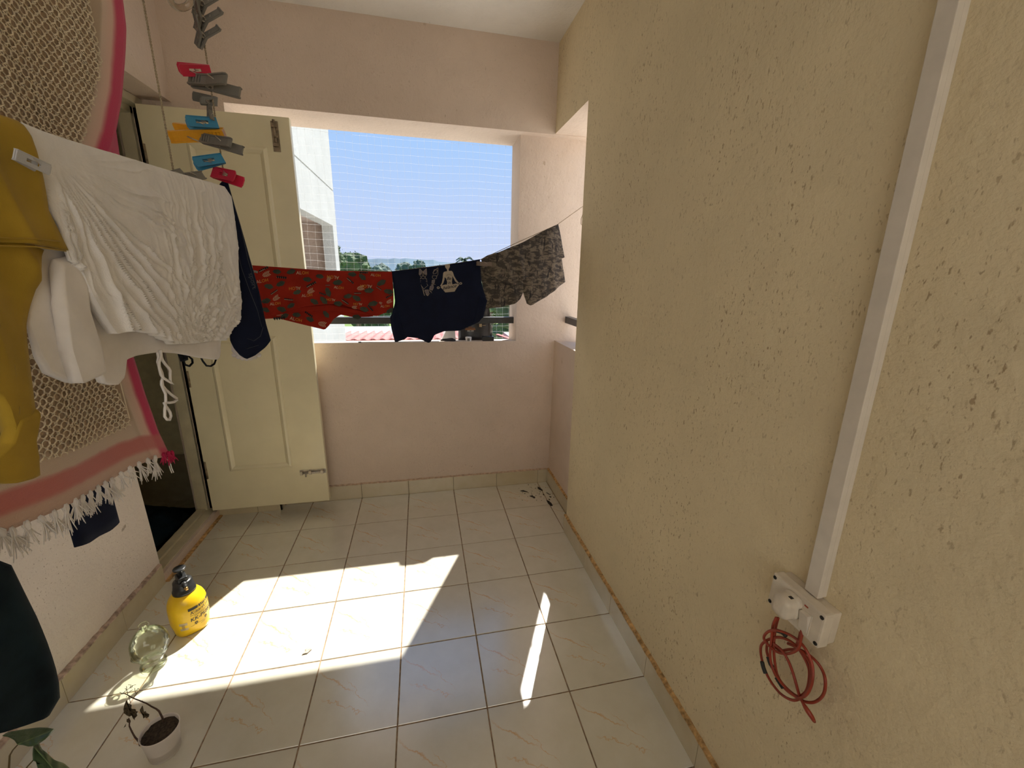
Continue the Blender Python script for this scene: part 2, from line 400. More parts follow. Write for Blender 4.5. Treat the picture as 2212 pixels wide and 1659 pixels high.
# floor: grout bed with every tile a part
b = MB(); b.box(-1.36, XO, YR-.1, YO, -.12, -.0025)
floor = b.build('floor', M['grout'], origin=(0,0,0), kind='structure')
xs = [XL]+[XT+.3*i for i in range(0,7)]+[XP-.012]
tile_meshes = {}
def put_tile(x0, x1, y0, y1):
    g = .0021
    wd, hd = round(x1-x0-2*g,4), round(y1-y0-2*g,4)
    if wd < .01 or hd < .01: return
    # cut tiles keep the printed pattern where the whole tile would have it
    full = (abs(x1-x0-.3) < 1e-4 and abs(y1-y0-.3) < 1e-4)
    cx, cy = ((x0+x1)/2, (y0+y1)/2)
    if x0 == XL: cx = x1-.15
    if x1 == xs[-1]: cx = x0+.15
    if y0 < YR: cy = y1-.15
    key = (wd, hd)
    if key not in tile_meshes:
        mb = MB(); mb.box(x0+g-cx, x1-g-cx, y0+g-cy, y1-g-cy, -.012, 0)
        me = bpy.data.meshes.new('tile'); me.from_pydata(mb.v, [], mb.f); me.materials.append(M['tile'])
        bm = bmesh.new(); bm.from_mesh(me); bmesh.ops.recalc_face_normals(bm, faces=bm.faces)
        bmesh.ops.bevel(bm, geom=[x for x in bm.edges if all(abs(v.co.z) < 1e-6 for v in x.verts)], offset=.0012, segments=1, affect='EDGES')
        bm.to_mesh(me); bm.free(); tile_meshes[key] = me
    o = bpy.data.objects.new('tile', tile_meshes[key]); COL.objects.link(o); o.parent = floor
    o.location = (cx, cy, random.uniform(-.0003,.0003))
    o.rotation_euler = (random.uniform(-.0012,.0012), random.uniform(-.0012,.0012), 0)
for r in range(0, 14):
    y1 = YT-.3*r; y0 = y1-.3
    if y0 < YR: y0 = YR-.005
    if y1 <= YR: break
    for i in range(len(xs)-1):
        x0, x1 = xs[i], xs[i+1]
        if i == len(xs)-2 and y1 < 1.9: continue
        put_tile(x0, x1, y0, y1)
# back wall: parapet, left pier, right column, beam
b = MB()
b.hexa([(XL,YB,-.1),(XO,YB,-.1),(XO,YO,-.1),(XL,YO,-.1),(XL,YB,ZS),(XO,YB,ZS),(XO,YO,ZS-.022),(XL,YO,ZS-.022)])
b.hexa([(.593,YB,ZS),(XO,YB,ZS),(XO,YO,ZS-.022),(.593,YO,ZS-.022),(.593,YB,ZH),(XO,YB,ZH),(XO,YO,ZH),(.593,YO,ZH)])
b.box(XL-.12, -.901, YF, YO, -.1, ZH)
b.box(XL-.12, XO, YF, YO, ZH, ZC+.02)
b.build('wall_back', M['pink'], kind='structure')
# right wall: near wall with the end jamb a little out of plumb, header over the side opening
b = MB()
b.hexa([(XR,YR,-.1),(XO,YR,-.1),(XO,1.972,-.1),(XR,1.972,-.1),(XR,YR,ZC+.02),(XO,YR,ZC+.02),(XO,2.04,ZC+.02),(XR,2.04,ZC+.02)])
ya_ = 1.972+(2.04-1.972)*(ZH+.104)/(ZC+.12)
b.hexa([(XR,ya_,ZH+.004),(XO,ya_,ZH+.004),(XO,YF,ZH+.004),(XR,YF,ZH+.004),(XR,2.04,ZC+.02),(XO,2.04,ZC+.02),(XO,YF,ZC+.02),(XR,YF,ZC+.02)])
for i, f in enumerate(b.f):
    a = np.array([b.v[j] for j in f]); 
    if a[:,0].max()-a[:,0].min() > 1e-4: b.m[i] = 1
b.build('wall_right', [M['cream'], M['pink']], kind='structure')
b = MB(); b.hexa([(XP,1.96,-.1),(XO,1.96,-.1),(XO,YB,-.1),(XP,YB,-.1),(XP,1.96,ZS),(XO,1.96,ZS-.015),(XO,YB,ZS-.015),(XP,YB,ZS)])
b.build('wall_right', M['pink'], kind='structure')
# left wall with the doorway, lintel beam
JN = 1.90
b = MB(); b.hexa([(XL-.12,YR,-.1),(XL,YR,-.1),(XL,1.95,-.1),(XL-.12,1.95,-.1),(XL-.12,YR,ZC+.02),(XL,YR,ZC+.02),(XL,1.87,ZC+.02),(XL-.12,1.87,ZC+.02)])
b.box(XL-.12, XL, YR, 1.25, ZH-.02, ZC+.02)
b.build('wall_left', M['pink_left'], kind='structure')
b = MB(); b.box(XL-.12, -1.124, 1.25, YF, ZH-.02, ZC+.02); b.build('wall_left', M['pink'], kind='structure')
b = MB(); b.box(XL-.12, XO, YR-.12, YR, -.1, .95); b.box(XL-.12, XO, YR-.12, YR, 2.15, ZC+.02); b.build('wall_rear', M['cream'], kind='structure')   # unseen near end, its opening added and sized to let in light
b = MB(); b.box(XL-.12, XO, YR-.12, YO, ZC, ZC+.15); b.build('ceiling', M['ceil'], kind='structure')
# dark room behind the door
b = MB()
b.box(-3.2,-3.1,.9,2.9,-.1,2.7); b.box(-3.2,XL-.12,2.78,2.9,.30,2.7); b.box(-3.2,XL-.12,.8,.9,-.1,2.7); b.box(-3.2,XL-.12,.8,2.9,2.6,2.75)
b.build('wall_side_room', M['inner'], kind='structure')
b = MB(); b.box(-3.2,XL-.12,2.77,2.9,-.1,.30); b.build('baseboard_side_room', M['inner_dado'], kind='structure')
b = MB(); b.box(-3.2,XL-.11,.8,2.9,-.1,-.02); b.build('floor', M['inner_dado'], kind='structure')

# ---- skirting tiles
def skirt(name, pieces, ledge_mat, ledge):
    root = thing(name, pieces[0][:3] if False else (0,0,0), kind='structure')
    for (x0,x1,y0,y1,h) in pieces:
        mb = MB(); mb.box(x0,x1,y0,y1,-.002,h); o = mb.build('tile', M['skirt'], root, bevel=.0012)
    if ledge:
        for (x0,x1,y0,y1,h) in ledge:
            mb = MB(); n = max(2,int(max(x1-x0,y1-y0)/.02)); along = (x1-x0) > (y1-y0)
            vs, fs = [], []
            for i in range(n+1):
                t = i/n; hh = h+(.002 if along else .006)+.004*random.random(); q = .003*random.random()
                if along: x = x0+t*(x1-x0); vs += [(x,y0-q,h),(x,y0-q,hh-.003),(x,y1,hh+.004),(x,y1,h)]
                else:
                    y = y0+t*(y1-y0)
                    if x1 < 0: vs += [(x1+q,y,h),(x1+q,y,hh-.003),(x0,y,hh+.004),(x0,y,h)]
                    else: vs += [(x0-q,y,h),(x0-q,y,hh-.003),(x1,y,hh+.004),(x1,y,h)]
            for i in range(n):
                for k in range(4): fs.append((i*4+k, i*4+(k+1)%4, i*4+4+(k+1)%4, i*4+4+k))
            fs += [(0,1,2,3), (n*4+3,n*4+2,n*4+1,n*4)]
            mb.add(vs, fs); mb.build('mortar_ledge', ledge_mat, root)
    return root
HS = .098
pcs = []; x = -.885
for x1 in [XT+.3*i for i in range(1,7)]+[XP-.01]:
    if x1-x > .02: pcs.append((x+.0008, x1-.0008, YT, YB, HS))
    x = x1
pcs.append((XL+.002,-1.027,YF-.011,YF,HS)); pcs.append((-1.0255,-.889,YF-.011,YF,HS)); pcs.append((-.901,-.889,YF-.011,YB,HS))
skirt('baseboard_back', pcs, M['ledge_back'], [(-.885,XP-.01,YT,YB+.002,HS)])
pcs = [(XP-.011,XP,2.2635,YT-.001,HS),(XP-.011,XP,1.98,2.2619,HS)]
led = [(XP-.011,XP+.002,1.98,YT,HS)]
y = 1.985
for r in range(2,14):
    yy = YT-.3*r
    if yy >= y: continue
    if yy < YR: yy = YR
    pcs.append((XR-.012, XR, yy+.0008, y-.0008, HS)); y = yy
    if yy == YR: break
led.append((XR-.012,XR+.002,YR,1.985,HS)); led.append((XR-.012,XP,1.965,1.985,HS))
skirt('baseboard_right', pcs, M['ledge'], led)
pcs = []; y = 1.935
for r in range(3,14):
    yy = max(YT-.3*r, YR); pcs.append((XL, XL+.013, yy+.0008, y-.0008, HS)); y = yy
    if yy == YR: break
skirt('baseboard_left', pcs, M['ledge_dark'], [(XL-.002, XL+.013, YR, 1.935, HS)])

# ---- door frame (trim_1) and open leaf (door_1)
fr = thing('trim_1', (XL,2.3,0), kind='structure')
b = MB(); b.box(-1.345,-1.29,2.495,2.56,0.0,2.2); b.box(-1.29,-1.245,2.515,2.56,0.0,2.2); b.build('jamb', M['frame'], fr, bevel=.003)
b = MB(); b.box(-1.345,-1.29,1.86,2.56,2.135,2.2); b.box(-1.29,-1.245,1.86,2.56,2.165,2.2); b.build('head', M['frame'], fr, bevel=.003)
b = MB(); b.box(-1.345,-1.30,1.90,2.50,-.05,.060); b.box(-1.30,-1.255,1.90,2.52,-.05,.048); b.build('sill', M['frame'], fr, bevel=.003)
b = MB(); b.box(-1.256,-1.236,1.94,2.515,-.01,.045); b.build('step_riser', M['pink'], fr, bevel=.003)
b = MB(); b.box(-1.238,-1.218,1.94,2.50,-.004,.006); b.build('mortar_ledge', M['ledge'], fr, bevel=.003)
leaf = thing('door_1', (XL,2.49,.062), kind='structure')
DX0, DX1, DY, DZ0, DZ1 = -1.2435, -.600, 2.452, .066, 2.165
b = MB(); b.box(DX0,DX1,DY,DY+.034,DZ0,DZ1); DL = b.build('leaf', M['door'], leaf, bevel=.003)
def molding(x0,x1,z0,z1,wd=.034):
    mb = MB(); prof = [(0,0),(.006,.008),(.016,.012),(.026,.006),(wd,0)]
    cs = [(x0,z0,1,1),(x1,z0,-1,1),(x1,z1,-1,-1),(x0,z1,1,-1)]
    vs = []
    for (cx,cz,sx_,sz_) in cs:
        for (o,h) in prof: vs.append((cx+sx_*o, DY-h, cz+sz_*o))
    fs = []; n = len(prof)
    for c in range(4):
        for k in range(n-1): fs.append((c*n+k, c*n+k+1, ((c+1)%4)*n+k+1, ((c+1)%4)*n+k))
    fs2 = [tuple(c*n for c in range(4))]
    mb.add(vs, fs); mb.build('panel_molding', M['door'], leaf, fixn=True)
    mb = MB(); mb.box(x0+wd, x1-wd, DY-.0025, DY+.01, z0+wd, z1-wd); mb.build('door_panel', M['door'], leaf)
zz = lambda u,v: P(u,v,1,DY)
molding(zz(402,305)[0], zz(575,318)[0]+.004, zz(606,650)[2], zz(575,318)[2])
molding(zz(497,1018)[0], zz(628,1000)[0]+.01, zz(640,1008)[2], zz(615,726)[2])
# tower bolt at the top, slide bolt below, hinges
b = MB(); p0, p1 = zz(592,262), zz(599,328)
b.box(p0[0]-.016,p0[0]+.016,DY-.004,DY,p1[2],p0[2]); b.tube([(p0[0],DY-.012,p0[2]+.004),(p0[0],DY-.012,p1[2]+.02)],.006,8); b.box(p0[0]-.012,p0[0]+.012,DY-.02,DY-.003,p1[2]+.02,p1[2]+.035); b.box(p0[0]-.012,p0[0]+.012,DY-.02,DY-.003,p0[2]-.03,p0[2]-.012)
b.tube([(p0[0],DY-.015,p1[2]+.06),(p0[0]+.014,DY-.03,p1[2]+.06)],.004,6); b.build('tower_bolt', M['brass_old'], DL, label='tarnished vertical bolt')
b = MB(); p0, p1 = zz(648,1022), zz(704,1015); zc = (p0[2]+p1[2])/2
b.box(p0[0],p1[0],DY-.003,DY,zc-.014,zc+.014); b.tube([(p0[0]+.004,DY-.011,zc),(p1[0]-.002,DY-.011,zc)],.0055,8)
for xx in (p0[0]+.012,p0[0]+.06,p1[0]-.02): b.box(xx-.007,xx+.007,DY-.02,DY-.002,zc-.011,zc+.011)
b.tube([(p0[0]+.035,DY-.012,zc),(p0[0]+.035,DY-.018,zc-.024)],.0045,8); b.build('slide_bolt', M['steel'], DL, label='steel slide bolt near the foot')
for u, v0, v1 in ((330,320,362),(407,800,838),(452,988,1030)):
    z0, z1 = P(u,v1,0,-1.24)[2], P(u,v0,0,-1.24)[2]
    mb = MB(); mb.box(-1.247,-1.236,2.462,2.50,z0,z1); mb.tube([(-1.238,2.452,z0),(-1.238,2.452,z1)],.006,8); mb.build('hinge', M['brass_old'], leaf)

# ---- guard rails
b = MB(); b.box(-.901,.595,2.655,2.695,1.134,1.1745); tag(b.build('guard_rail', M['rail'], bevel=.002), 'black square steel rail across the back opening above the sill', 'rail')
b = MB(); b.box(.922,.962,2.0,YB+.003,1.145,1.187); tag(b.build('guard_rail', M['rail'], bevel=.002), 'short visible stub of black rail in the side opening at the corner', 'rail')

# ---------------------------------------------------------------- outside
ground_z = -6.5
b = MB(); b.box(-300,300,30,600,ground_z-1,ground_z); b.build('ground', M['grass'], kind='structure')
b = MB(); b.box(-80,80,-40,30,ground_z-1,ground_z); b.build('bounce_pavement', M['paving'], kind='structure')  # pale paving added below the openings to bounce sunlight up inside
# unseen block added behind the camera, its sunlit face bounces light into the room
b = MB(); b.box(-14,14,-16,-10,ground_z,9); b.build('bounce_block', M['court'], kind='structure')
# neighbouring wing of the building: white face with a balcony opening
WX = -1.6; g = thing('neighbour_wing', (WX-1.2, 7, ground_z), 'white wing of the building with an open balcony, seen past the door edge', 'building')
ye = P(735,590,0,WX)[1]; zs_ = P(728,492,0,WX)[2]; y0 = P(660,590,0,WX)[1]; yc = P(725,560,0,WX)[1]; zg = P(722,415,0,WX)[2]
b = MB(); b.box(WX-.2,WX,4.2,ye,zg+.012,7.0); b.box(WX-.2,WX,4.2,ye,zs_,zg-.012); b.box(WX-.2,WX-.015,4.2,ye,zg-.012,zg+.012)
b.box(WX-.2,WX,4.2,y0,-1,zs_); b.box(WX-.2,WX,yc,ye,ground_z,zs_); b.box(WX-.2,WX,4.2,yc,ground_z,.98)
b.build('outer_wall', M['white_ext'], g)
b = MB(); wx = WX-1.7; wz0, wz1 = .98, P(690,488,0,wx)[2]
wy0, wy1 = P(655,540,0,wx)[1], P(673,540,0,wx)[1]; 
b.box(wx-.15,wx,4.2,wy0-.6,ground_z,4); b.box(wx-.15,wx,wy1,ye+.5,ground_z,4); b.box(wx-.15,wx,wy0-.6,wy1,wz1,4); b.box(wx-.15,wx,wy0-.6,wy1,ground_z,wz0)
b.box(wx-.15,WX-.2,ye-.15,ye,ground_z,4); b.box(wx-.1,WX-.2,4.2,ye,zs_+.05,zs_+.2)
b.build('balcony_wall', M['brown_ext'], g)
# sheds with red roofs
def shed(x0,x1,y0,y1,u,v,u2,v2,label):
    z1 = P(u,v,1,y1)[2]; z0 = P(u2,v2,1,y0)[2]
    r = thing('shed', ((x0+x1)/2,(y0+y1)/2,ground_z), label, 'shed')
    mb = MB(); n = int((x1-x0)/.06); vs = []; fs = []
    for i in range(n+1):
        x = x0+(x1-x0)*i/n; d = .03*math.sin(i*math.pi/3)
        vs += [(x,y0,z0+d),(x,y1,z1+d),(x,y1,z1+d-.06),(x,y0,z0+d-.06)]
    for i in range(n):
        for k in range(4): fs.append((4*i+k,4*i+(k+1)%4,4*i+4+(k+1)%4,4*i+4+k))
    mb.add(vs, fs); mb.build('corrugated_roof', M['roof_red'], r)
    mb = MB(); mb.box(x0,x1,y0-.06,y0-.01,z0-.22,z0-.02); mb.build('fascia', M['roof_edge'], r)
    mb = MB(); mb.box(x0+.3,x1-.3,y0+.3,y1-.3,ground_z,z0-.2); mb.build('walls', M['white_ext'], r)
shed(-6,2.2,17,23,800,709,800,733,'shed with a pale red corrugated roof below the window sill')
shed(3.4,9,15,19,1095,722,1095,736,'brown red roofed shed by the right end of the sill')
def blob(mb, c, r, seed, sq=.8):
    bm = bmesh.new(); bmesh.ops.create_icosphere(bm, subdivisions=3, radius=1)
    vs = []
    for v in bm.verts:
        d = 1+.35*fbm(v.co.x*2.2+seed,v.co.y*2.2,v.co.z*2.2,2)+.22*noise.noise(Vector((v.co.x*7+seed,v.co.y*7,v.co.z*7)))
        vs.append((c[0]+v.co.x*d*r, c[1]+v.co.y*d*r, c[2]+v.co.z*d*r*sq))
    mb.add(vs, [tuple(x.index for x in f.verts) for f in bm.faces], 0, False); bm.free()
def leaves(mb, c, r, n, size):
    for i in range(n):
        a, b_, q = random.uniform(0,2*math.pi), random.uniform(-1,1), random.uniform(.8,1.12)
        s_ = math.sqrt(1-b_*b_); ctr = np.array([c[0]+r*q*s_*math.cos(a), c[1]+r*q*s_*math.sin(a), c[2]+r*q*b_*.85])
        d1 = np.array([random.gauss(0,1) for _ in range(3)]); d1 /= np.linalg.norm(d1); d2 = np.cross(d1,[random.gauss(0,1) for _ in range(3)]); d2 /= np.linalg.norm(d2)+1e-9
        d1 *= size; d2 *= size*.5
        mb.add([ctr-d1, ctr-d2, ctr+d1, ctr+d2], [(0,1,2,3)])
def tree(u, vtop, dist, wpx, label, mat='tree', hpx=None):
    top = AT(u, vtop, dist); r = wpx/F_PX*dist/2
    hgt = top[2]-ground_z
    root = thing('tree', (top[0],top[1],ground_z), label, 'tree', 'trees beyond the balcony')
    mb = MB(); sd = random.uniform(0,50)
    rr = min(r, hgt*.3)
    blob(mb,(top[0],top[1],top[2]-rr*.85),rr,sd)
    for k in range(5):
        a = k*1.256+sd; blob(mb,(top[0]+math.cos(a)*r*.6,top[1]+math.sin(a)*r*.5,top[2]-rr*(1.2+.5*random.random())),rr*.62,sd+k)
        leaves(mb,(top[0]+math.cos(a)*r*.6,top[1]+math.sin(a)*r*.5,top[2]-rr*1.3),rr*.66,160,rr*.07)
    leaves(mb,(top[0],top[1],top[2]-rr*.85),rr,350,rr*.07)
    mb.build('crown', M[mat], root, fixn=False)
    mb = MB(); mb.tube([(top[0],top[1],ground_z),(top[0]+.1,top[1],top[2]-rr*1.2)],[.3,.18],8); mb.build('trunk', M['bark'], root)
tree(762,545,38,62,'dense green tree just right of the white wing')
tree(705,520,34,60,'tree showing through the balcony of the white wing')
tree(822,572,60,50,'dark tree in front of the hill, right of the dense tree','tree_far')
tree(874,567,74,36,'narrow dark tree on the skyline left of the navy shirt','tree_far')
tree(905,562,70,26,'small upright tree on the skyline over the navy shirt','tree_far')
tree(945,574,64,46,'low tree on the skyline by the navy shirt collar','tree_far')
tree(1060,600,32,80,'bright green tree behind the gap of navy shirt and grey shorts')
tree(1130,625,22,110,'broad green tree low at the right end of the opening')
tree(800,640,42,90,'round tree behind the red shorts',)
tree(950,650,36,120,'wide tree behind the navy shirt')
# palm
top = AT(1003,562,45); pr = thing('palm_tree', (top[0],top[1],ground_z), 'palm tree with its fronds just above the navy shirt', 'tree')
mb = MB()
for k in range(16):
    a = k*2*math.pi/16+random.uniform(-.1,.1); L = random.uniform(1.2,1.7); el = random.uniform(.1,1.0); pts = []
    for t in np.linspace(0,1,6): pts.append((top[0]+math.cos(a)*L*t*math.cos(el), top[1]+math.sin(a)*L*t*math.cos(el), top[2]+L*t*math.sin(el)-1.1*t*t*L*.6))
    for j in range(5):
        p_, q_ = np.array(pts[j]), np.array(pts[j+1]); sd = np.array([-math.sin(a),math.cos(a),0])*.16*(1-j/6)
        dr = np.array([0,0,-.12]); mb.add([p_, q_, q_+sd+dr, p_+sd+dr], [(0,1,2,3)]); mb.add([p_, q_, q_-sd+dr, p_-sd+dr], [(0,1,2,3)])
mb.build('fronds', M['tree_far'], pr, fixn=False)
mb = MB(); mb.tube([(top[0],top[1],ground_z),(top[0],top[1],top[2])],[.2,.13],8); mb.build('trunk', M['bark'], pr)
# hill ridge
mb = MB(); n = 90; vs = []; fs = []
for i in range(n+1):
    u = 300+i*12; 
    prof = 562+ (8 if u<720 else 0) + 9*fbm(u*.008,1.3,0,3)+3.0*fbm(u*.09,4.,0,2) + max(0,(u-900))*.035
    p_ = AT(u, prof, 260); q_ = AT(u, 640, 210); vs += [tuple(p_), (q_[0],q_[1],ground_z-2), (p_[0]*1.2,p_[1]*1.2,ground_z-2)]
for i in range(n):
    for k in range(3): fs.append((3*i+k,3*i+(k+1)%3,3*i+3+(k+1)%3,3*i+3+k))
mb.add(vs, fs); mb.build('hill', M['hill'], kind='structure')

# ---- bird net over both openings
def net(name, corner, du, dn, w_, h_, label, sp=.041):
    corner, du, dn = map(np.array, (corner, du, dn)); mb = MB(); nu, nv = int(w_/sp), int(h_/sp); R = .00043
    def pt(a, c):
        a_, c_ = a/nu, c/nv
        sag = .012*math.sin(a_*9+c_*3)*math.sin(math.pi*a_)+.008*fbm(a_*5,c_*5,corner[0],2); sz = -.018*math.sin(math.pi*a_)*(.4+.6*math.sin(math.pi*c_))+.006*fbm(a_*8,c_*8,3.3,2)
        return corner+du*(a*sp+.006*fbm(a_*7,c_*7,9.1,2))+np.array([0,0,c*sp+sz])+dn*sag
    for a in range(nu+1): mb.tube([pt(a,c) for c in np.arange(0,nv+.01,.5)], R, 3, caps=False)
    for c in range(nv+1): mb.tube([pt(a,c) for a in np.arange(0,nu+.01,.5)], R, 3, caps=False)
    r_ = .0014
    for a in range(nu+1):
        for c in range(nv+1):
            p_ = pt(a,c); mb.add([p_+np.array(x)*r_ for x in ((1,0,0),(-1,0,0),(0,1,0),(0,-1,0),(0,0,1),(0,0,-1))],[(0,2,4),(2,1,4),(1,3,4),(3,0,4),(2,0,5),(1,2,5),(3,1,5),(0,3,5)])
    tag(mb.build(name, M['netting'], fixn=False), label, 'net')
net('bird_net', (-.93,YO-.012,.94), (1,0,0), (0,1,0), 1.56, 1.34, 'fine knotted bird net stretched across the back opening')
net('bird_net', (XO-.012,1.95,.94), (0,1,0), (1,0,0), .66, 1.34, 'bird net strip covering the narrow side opening')

# ---------------------------------------------------------------- small things on the sill
def sill_z(y): return ZS-.022*(y-YB)/(YO-YB)
def text2d(s, shear=0, offset=0):
    cu = bpy.data.curves.new('txt','FONT'); cu.body = s; cu.shear = shear; cu.offset = offset; cu.resolution_u = 3
    o = bpy.data.objects.new('txt', cu); COL.objects.link(o)
    dg = bpy.context.evaluated_depsgraph_get(); dg.update()
    me = bpy.data.meshes.new_from_object(o.evaluated_get(dg))
    v = np.array([x.co[:2] for x in me.vertices]); f = [tuple(p.vertices) for p in me.polygons]
    bpy.data.objects.remove(o); bpy.data.curves.remove(cu); bpy.data.meshes.remove(me)
    mn, mx = v.min(0), v.max(0); v = (v-mn)/(mx[0]-mn[0]); return v, f      # unit width
def put_text(mb, s, to3, shear=0, offset=0, thick=None):
    v, f = text2d(s, shear, offset); mb.add([to3(x,y) for x,y in v], f)
# pouch
yq = 2.742; z0 = sill_z(yq); X0, X1 = .235, .452
po = thing('pouch', ((X0+X1)/2,yq,z0), 'black foil pouch with white and orange print standing on the sill', 'pouch')
mb = MB(); prof = []
nx, nz = 12, 12; vs = []; fs = []
for side in (-1,1):
    for j in range(nz+1):
        for i in range(nx+1):
            a, c = i/nx, j/nz; th = .034*(1-.85*c)*(math.sin(math.pi*min(max(a,.02),.98))**.5)+.001
            hh = .335*c*(1-.40*abs(2*a-1)**6*c)
            vs.append((X0+(X1-X0)*(a*(1-.06*c)+.03*c), yq+side*th+.004*fbm(a*5,c*5,side,2), z0+hh))
o1 = (nx+1)*(nz+1)
for s_ in (0,1):
    for j in range(nz):
        for i in range(nx):
            q = s_*o1+j*(nx+1)+i; fs.append((q,q+1,q+nx+2,q+nx+1))
for i in range(nx): fs.append((i,i+1,o1+i+1,o1+i)); q = nz*(nx+1)+i; fs.append((q,q+1,o1+q+1,o1+q))
for j in range(nz): fs.append((j*(nx+1),(j+1)*(nx+1),o1+(j+1)*(nx+1),o1+j*(nx+1))); q=j*(nx+1)+nx; fs.append((q,q+nx+1,o1+q+nx+1,o1+q))
mb.add(vs, fs, 0, True); BG = mb.build('bag', M['pouch'], po)
yf = yq-.037
mb = MB(); pc = P(1016,717,1,yf); put_text(mb,'MOM',lambda x,y:(pc[0]-.02+x*.042,yf,pc[2]+y*.042),0,.01); mb.build('lettering', M['print_white'], BG)
mb = MB(); pc = P(1016,713,1,yf); mb.box(pc[0]-.034,pc[0]+.034,yf-.0005,yf+.002,pc[2],pc[2]+.009); mb.box(pc[0]-.03,pc[0]+.03,yf-.0005,yf+.002,pc[2]+.012,pc[2]+.015); mb.box(pc[0]-.012,pc[0]+.012,yf-.0005,yf+.002,pc[2]+.018,pc[2]+.021); mb.build('orange_band', M['print_orange'], BG)
mb = MB(); pc = P(1038,703,1,yf); mb.box(pc[0]-.009,pc[0]+.009,yf-.0005,yf+.002,pc[2]-.010,pc[2]+.010); mb.box(pc[0]+.012,pc[0]+.034,yf-.0005,yf+.002,pc[2]-.001,pc[2]+.001); mb.build('square_mark', M['sticker'], BG)
# white carton beside it
ya = 2.70; pa, pb = P(952,727,1,ya), P(984,727,1,ya); h_ = P(972,697,1,ya)[2]-sill_z(ya); zq = sill_z(ya)
mb = MB(); mb.hexa([(pa[0],ya-.02,zq),(pb[0],ya-.02,zq),(pb[0],ya+.02,zq),(pa[0],ya+.02,zq),(pa[0]+.06,ya-.005,zq+h_),(pb[0]-.005,ya-.005,zq+h_),(pb[0]-.005,ya+.015,zq+h_),(pa[0]+.06,ya+.015,zq+h_)])
t_ = thing('carton', (pa[0],ya,zq), 'small white printed carton leaning on the sill under the navy shirt hem', 'carton'); mb.build('box', M['card'], t_, bevel=.002)
mb = MB()
for k in range(3): mb.obox((pa[0]+.068+.012*k,ya-.0155,zq+.022),(.003,0,0),(0,.001,0),(0,0,.004))
mb.obox((pb[0]-.022,ya-.0095,zq+.058),(.012,0,0),(0,.001,0),(0,0,.007)); mb.build('print', M['seam'], t_, kind='stuff')
# folded charger lead
yb = 2.62; zq = sill_z(yb); pa, pb = P(950,731,1,yb), P(986,731,1,yb)
mb = MB()
for k in range(7):
    a0 = .004*k; pts = []
    for t in np.linspace(0,2*math.pi,20,endpoint=False):
        pts.append(((pa[0]+pb[0])/2+(pb[0]-pa[0])/2*(.9-.04*k)*math.cos(t), yb+(.010+.001*k)*math.sin(t), zq+.005+.0016*k+.002*math.sin(2*t+k)))
    mb.tube(pts,.0028,5,True)
tag(mb.build('coiled_cable', M['cable']), 'black charger cable folded into a flat bundle on the sill', 'cable')
# thin loose cable
pts = [P(u,v,1,2.60) for u,v in ((774,735),(782,732),(795,731),(815,732),(835,733),(850,734),(868,736),(885,735),(905,734),(930,733),(948,732))]
pts = [(p[0],p[1],sill_z(2.60)+.0022) for p in pts]; pts = [(x,y+.012*math.sin(i*1.1),sill_z(y+.012*math.sin(i*1.1))+.0024) for i,(x,y,z) in enumerate(pts)]
t_ = thing('thin_cable', pts[0], 'thin dark cable with a plug end lying along the sill', 'cable')
mb = MB(); mb.tube(pts,.0016,5); mb.build('wire', M['cable'], t_)
mb = MB(); mb.tube([pts[0],np.array(pts[0])*.35+np.array(pts[1])*.65],.0042,8); mb.build('plug_end', M['cable'], t_)
# small white jar
yb = 2.605; p_ = P(1012,731,1,yb); zq = sill_z(yb); t_ = thing('small_jar', (p_[0],yb,zq), 'tiny white lidded jar on the sill in front of the pouch', 'jar')
mb = MB(); mb.lathe([(.0,0),(.017,0),(.0185,.002),(.0185,.013),(.018,.0145)],(p_[0],yb,zq),28); mb.build('body', M['card'], t_)
mb = MB(); mb.lathe([(.0195,.0145),(.0198,.016),(.0198,.026),(.019,.0275),(.0,.0275)],(p_[0],yb,zq),28,cap0=True); mb.build('lid', M['card'], t_)
mb = MB(); mb.box(p_[0]-.009,p_[0]+.006,yb-.0205,yb-.0175,zq+.004,zq+.022); mb.build('label_patch', M['peg_grey'], t_)
# adapter
yb = 2.61; p_ = P(1054,732,1,yb); zq = sill_z(yb); t_ = thing('power_adapter', (p_[0],yb,zq), 'black power adapter lying on the sill with its cable sticking up', 'adapter')
mb = MB(); mb.box(p_[0]-.036,p_[0]+.036,yb-.025,yb+.03,zq,zq+.030); mb.build('body', M['black_pl'], t_, bevel=.004)
mb = MB(); mb.lathe([(.006,0),(.005,.012),(.004,.02)],(p_[0]+.022,yb+.005,zq+.030),12); mb.tube([(p_[0]+.022,yb+.005,zq+.045),(p_[0]+.021,yb+.005,zq+.075),(p_[0]+.020,yb+.01,zq+.11)],.002,6); mb.build('cable', M['cable'], t_)

# ---------------------------------------------------------------- clothes
class Plane:
    def __init__(s, P0, e):
        s.P0 = np.array(P0, float); s.e = np.array([e[0],e[1],0.]); s.e /= np.linalg.norm(s.e)
        s.n = np.array([s.e[1],-s.e[0],0.])
        if (CAM-s.P0)@s.n < 0: s.n = -s.n
    def px(s, u, v):
        d = ray(u, v); q = CAM+d*((s.P0-CAM)@s.n)/(d@s.n); return ((q-s.P0)@s.e, q[2])
    def pts(s, l): return [s.px(*p) for p in l]
    def w(s, a, z, off=0.): return np.array([s.P0[0]+s.e[0]*a+s.n[0]*off, s.P0[1]+s.e[1]*a+s.n[1]*off, z])
def resample(pl, n):
    pl = np.array(pl, float); d = np.r_[0, np.cumsum(np.linalg.norm(np.diff(pl,axis=0),axis=1))]; t = np.linspace(0,d[-1],n+1)
    return np.stack([np.interp(t,d,pl[:,0]), np.interp(t,d,pl[:,1])], 1)
